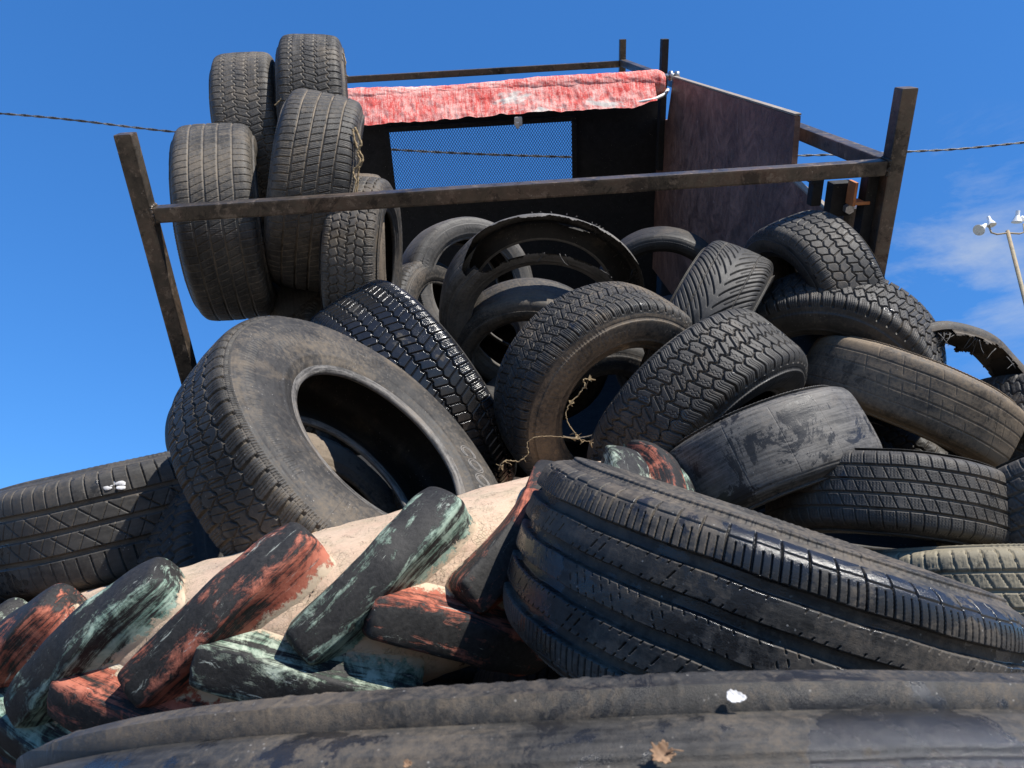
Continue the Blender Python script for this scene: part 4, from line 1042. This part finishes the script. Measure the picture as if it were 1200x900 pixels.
# dry vines and twigs
VINE = plain('dry_vine', (.14, .10, .055), (.30, .22, .12), .8, 200)
def vine(name, label, paths, rad, leaves=0, seed=1):
    rg = random.Random(seed); c0 = W3(*paths[0][0]); root = empty(name, c0); tag(root, label, 'vine')
    pp = []; tips = []
    for P in paths:
        C = catmull([tuple(W3(*q)) for q in P], 10)
        C = C + np.array([[rg.uniform(-1, 1)*.0015 for _ in range(3)] for _ in C])
        pp.append(([tuple(Vector(c)-c0) for c in C], list(np.linspace(rad, rad*.55, len(C))))); tips += [Vector(C[i])-c0 for i in range(4, len(C), 5)]
    for pr_ in pp: tubes('stem', [pr_], VINE, root, 6)
    for k in range(leaves):
        p = rg.choice(tips); s_ = rg.uniform(.006, .012); bm = bmesh.new()
        vs = [bm.verts.new(p+Vector((rg.uniform(-1, 1), rg.uniform(-1, 1), rg.uniform(-1, 1)))*s_*(1 if j else .1)) for j in range(5)]
        bm.faces.new(vs[:3]); bm.faces.new((vs[0], vs[2], vs[3])); bm.faces.new((vs[0], vs[3], vs[4]))
        lo = bm_obj('leaf', bm, VINE, root); md = lo.modifiers.new('thick', 'SOLIDIFY'); md.thickness = .001
    return root
def at_(pts, z): return [((x-600)/900*zz, (450-y)/900*zz, zz) for (x, y), zz in zip(pts, z if hasattr(z, '__len__') else [z]*len(pts))]
vine('dry_vine', 'dry tan vine hanging in the opening of the centre tyre', VPATHS[0], .0020, 7, 3)
vine('dry_vine', 'thin wiry vine trailing left from the centre tyre over the painted lug', VPATHS[1], .0014, 4, 5)
vine('dry_twig', 'twig caught on the side of the topmost tyre', VPATHS[2], .0032, 3, 8)
vine('dry_twig', 'tangle of dead stems down the right side of the tyre with dirt filled grooves', VPATHS[3], .0048, 5, 11)


# ================================================================ light, sky, camera
SUN = Vector((.46,-.44,.77)).normalized()      # direction towards the sun
w = bpy.data.worlds.new('World'); scene.world = w; w.use_nodes = True
nt = w.node_tree; nd = nt.nodes; lk = nt.links
for x in list(nd): nd.remove(x)
outw = nd.new('ShaderNodeOutputWorld'); bg = nd.new('ShaderNodeBackground'); sky = nd.new('ShaderNodeTexSky')
sky.sky_type = 'NISHITA'; sky.sun_disc = False
sky.sun_elevation = math.asin(SUN.z); sky.sun_rotation = math.atan2(SUN.x, SUN.y)
sky.altitude = 300; sky.air_density = 1.0; sky.dust_density = .25; sky.ozone_density = 3.0
hs = nd.new('ShaderNodeHueSaturation'); hs.inputs['Saturation'].default_value = 1.22; hs.inputs['Hue'].default_value = .5
lk.new(sky.outputs[0], hs.inputs['Color'])
gm = nd.new('ShaderNodeGamma'); gm.inputs['Gamma'].default_value = .6; lk.new(hs.outputs[0], gm.inputs['Color'])
tm = nd.new('ShaderNodeMix'); tm.data_type = 'RGBA'; tm.blend_type = 'MULTIPLY'; tm.inputs[0].default_value = 1.; lk.new(gm.outputs[0], tm.inputs[6]); tm.inputs[7].default_value = (.54, 1.16, 2.0, 1.)
tc = nd.new('ShaderNodeTexCoord')
mp = nd.new('ShaderNodeMapping'); mp.inputs['Scale'].default_value = (1.0, 1.0, 3.2); mp.inputs['Rotation'].default_value = (.0, .35, .0)
nz_ = nd.new('ShaderNodeTexNoise'); nz_.inputs['Scale'].default_value = 3.4; nz_.inputs['Detail'].default_value = 10; nz_.inputs['Roughness'].default_value = .62; nz_.inputs['Distortion'].default_value = .35
lk.new(tc.outputs['Generated'], mp.inputs[0]); lk.new(mp.outputs[0], nz_.inputs['Vector'])
# wisps gather low in one quarter of the sky
dirn = nd.new('ShaderNodeVectorMath'); dirn.operation = 'DOT_PRODUCT'
cd = WD((1120-600)/900, (450-300)/900, 1.)
dirn.inputs[1].default_value = cd; lk.new(tc.outputs['Generated'], dirn.inputs[0])
mr = nd.new('ShaderNodeMapRange'); mr.inputs['From Min'].default_value = .986; mr.inputs['From Max'].default_value = 1.003; lk.new(dirn.outputs['Value'], mr.inputs[0])
mr2 = nd.new('ShaderNodeMapRange'); mr2.inputs['From Min'].default_value = .47; mr2.inputs['From Max'].default_value = .72; lk.new(nz_.outputs[0], mr2.inputs[0])
mu = nd.new('ShaderNodeMath'); mu.operation = 'MULTIPLY'; lk.new(mr.outputs[0], mu.inputs[0]); lk.new(mr2.outputs[0], mu.inputs[1])
mu2 = nd.new('ShaderNodeMath'); mu2.operation = 'MULTIPLY'; mu2.inputs[1].default_value = .85; lk.new(mu.outputs[0], mu2.inputs[0])
mx = nd.new('ShaderNodeMix'); mx.data_type = 'RGBA'
lk.new(mu2.outputs[0], mx.inputs[0]); lk.new(tm.outputs[2], mx.inputs[6]); mx.inputs[7].default_value = (3.6, 3.9, 4.2, 1)
lk.new(mx.outputs[2], bg.inputs['Color']); bg.inputs['Strength'].default_value = .10
lk.new(bg.outputs[0], outw.inputs['Surface'])

sl = bpy.data.lights.new('sun', 'SUN'); sl.energy = 5.0; sl.angle = math.radians(.53); sl.color = (1., .955, .88)
so = bpy.data.objects.new('sun', sl); COL.objects.link(so); so.rotation_euler = SUN.to_track_quat('Z', 'Y').to_euler(); so.location = (3, -3, 8)

cam = bpy.data.cameras.new('camera'); co = bpy.data.objects.new('camera', cam); COL.objects.link(co)
co.location = (0, 0, EYE); co.rotation_euler = (PI/2+PITCH, 0, 0)
cam.sensor_fit = 'HORIZONTAL'; cam.sensor_width = 36.; cam.lens = 27.0; cam.clip_start = .02; cam.clip_end = 6000
cam.dof.use_dof = True; cam.dof.focus_distance = 1.7; cam.dof.aperture_fstop = 32.
scene.camera = co
scene.view_settings.view_transform = 'Standard'; scene.view_settings.look = 'None'
scene.view_settings.exposure = 0.8; scene.view_settings.gamma = 1.; scene.view_settings.use_curve_mapping = False
scene.render.engine = 'CYCLES'
scene.cycles.max_bounces = 6; scene.cycles.diffuse_bounces = 3; scene.cycles.glossy_bounces = 3
scene.cycles.use_denoising = True
scene.cycles.sample_clamp_indirect = 8.
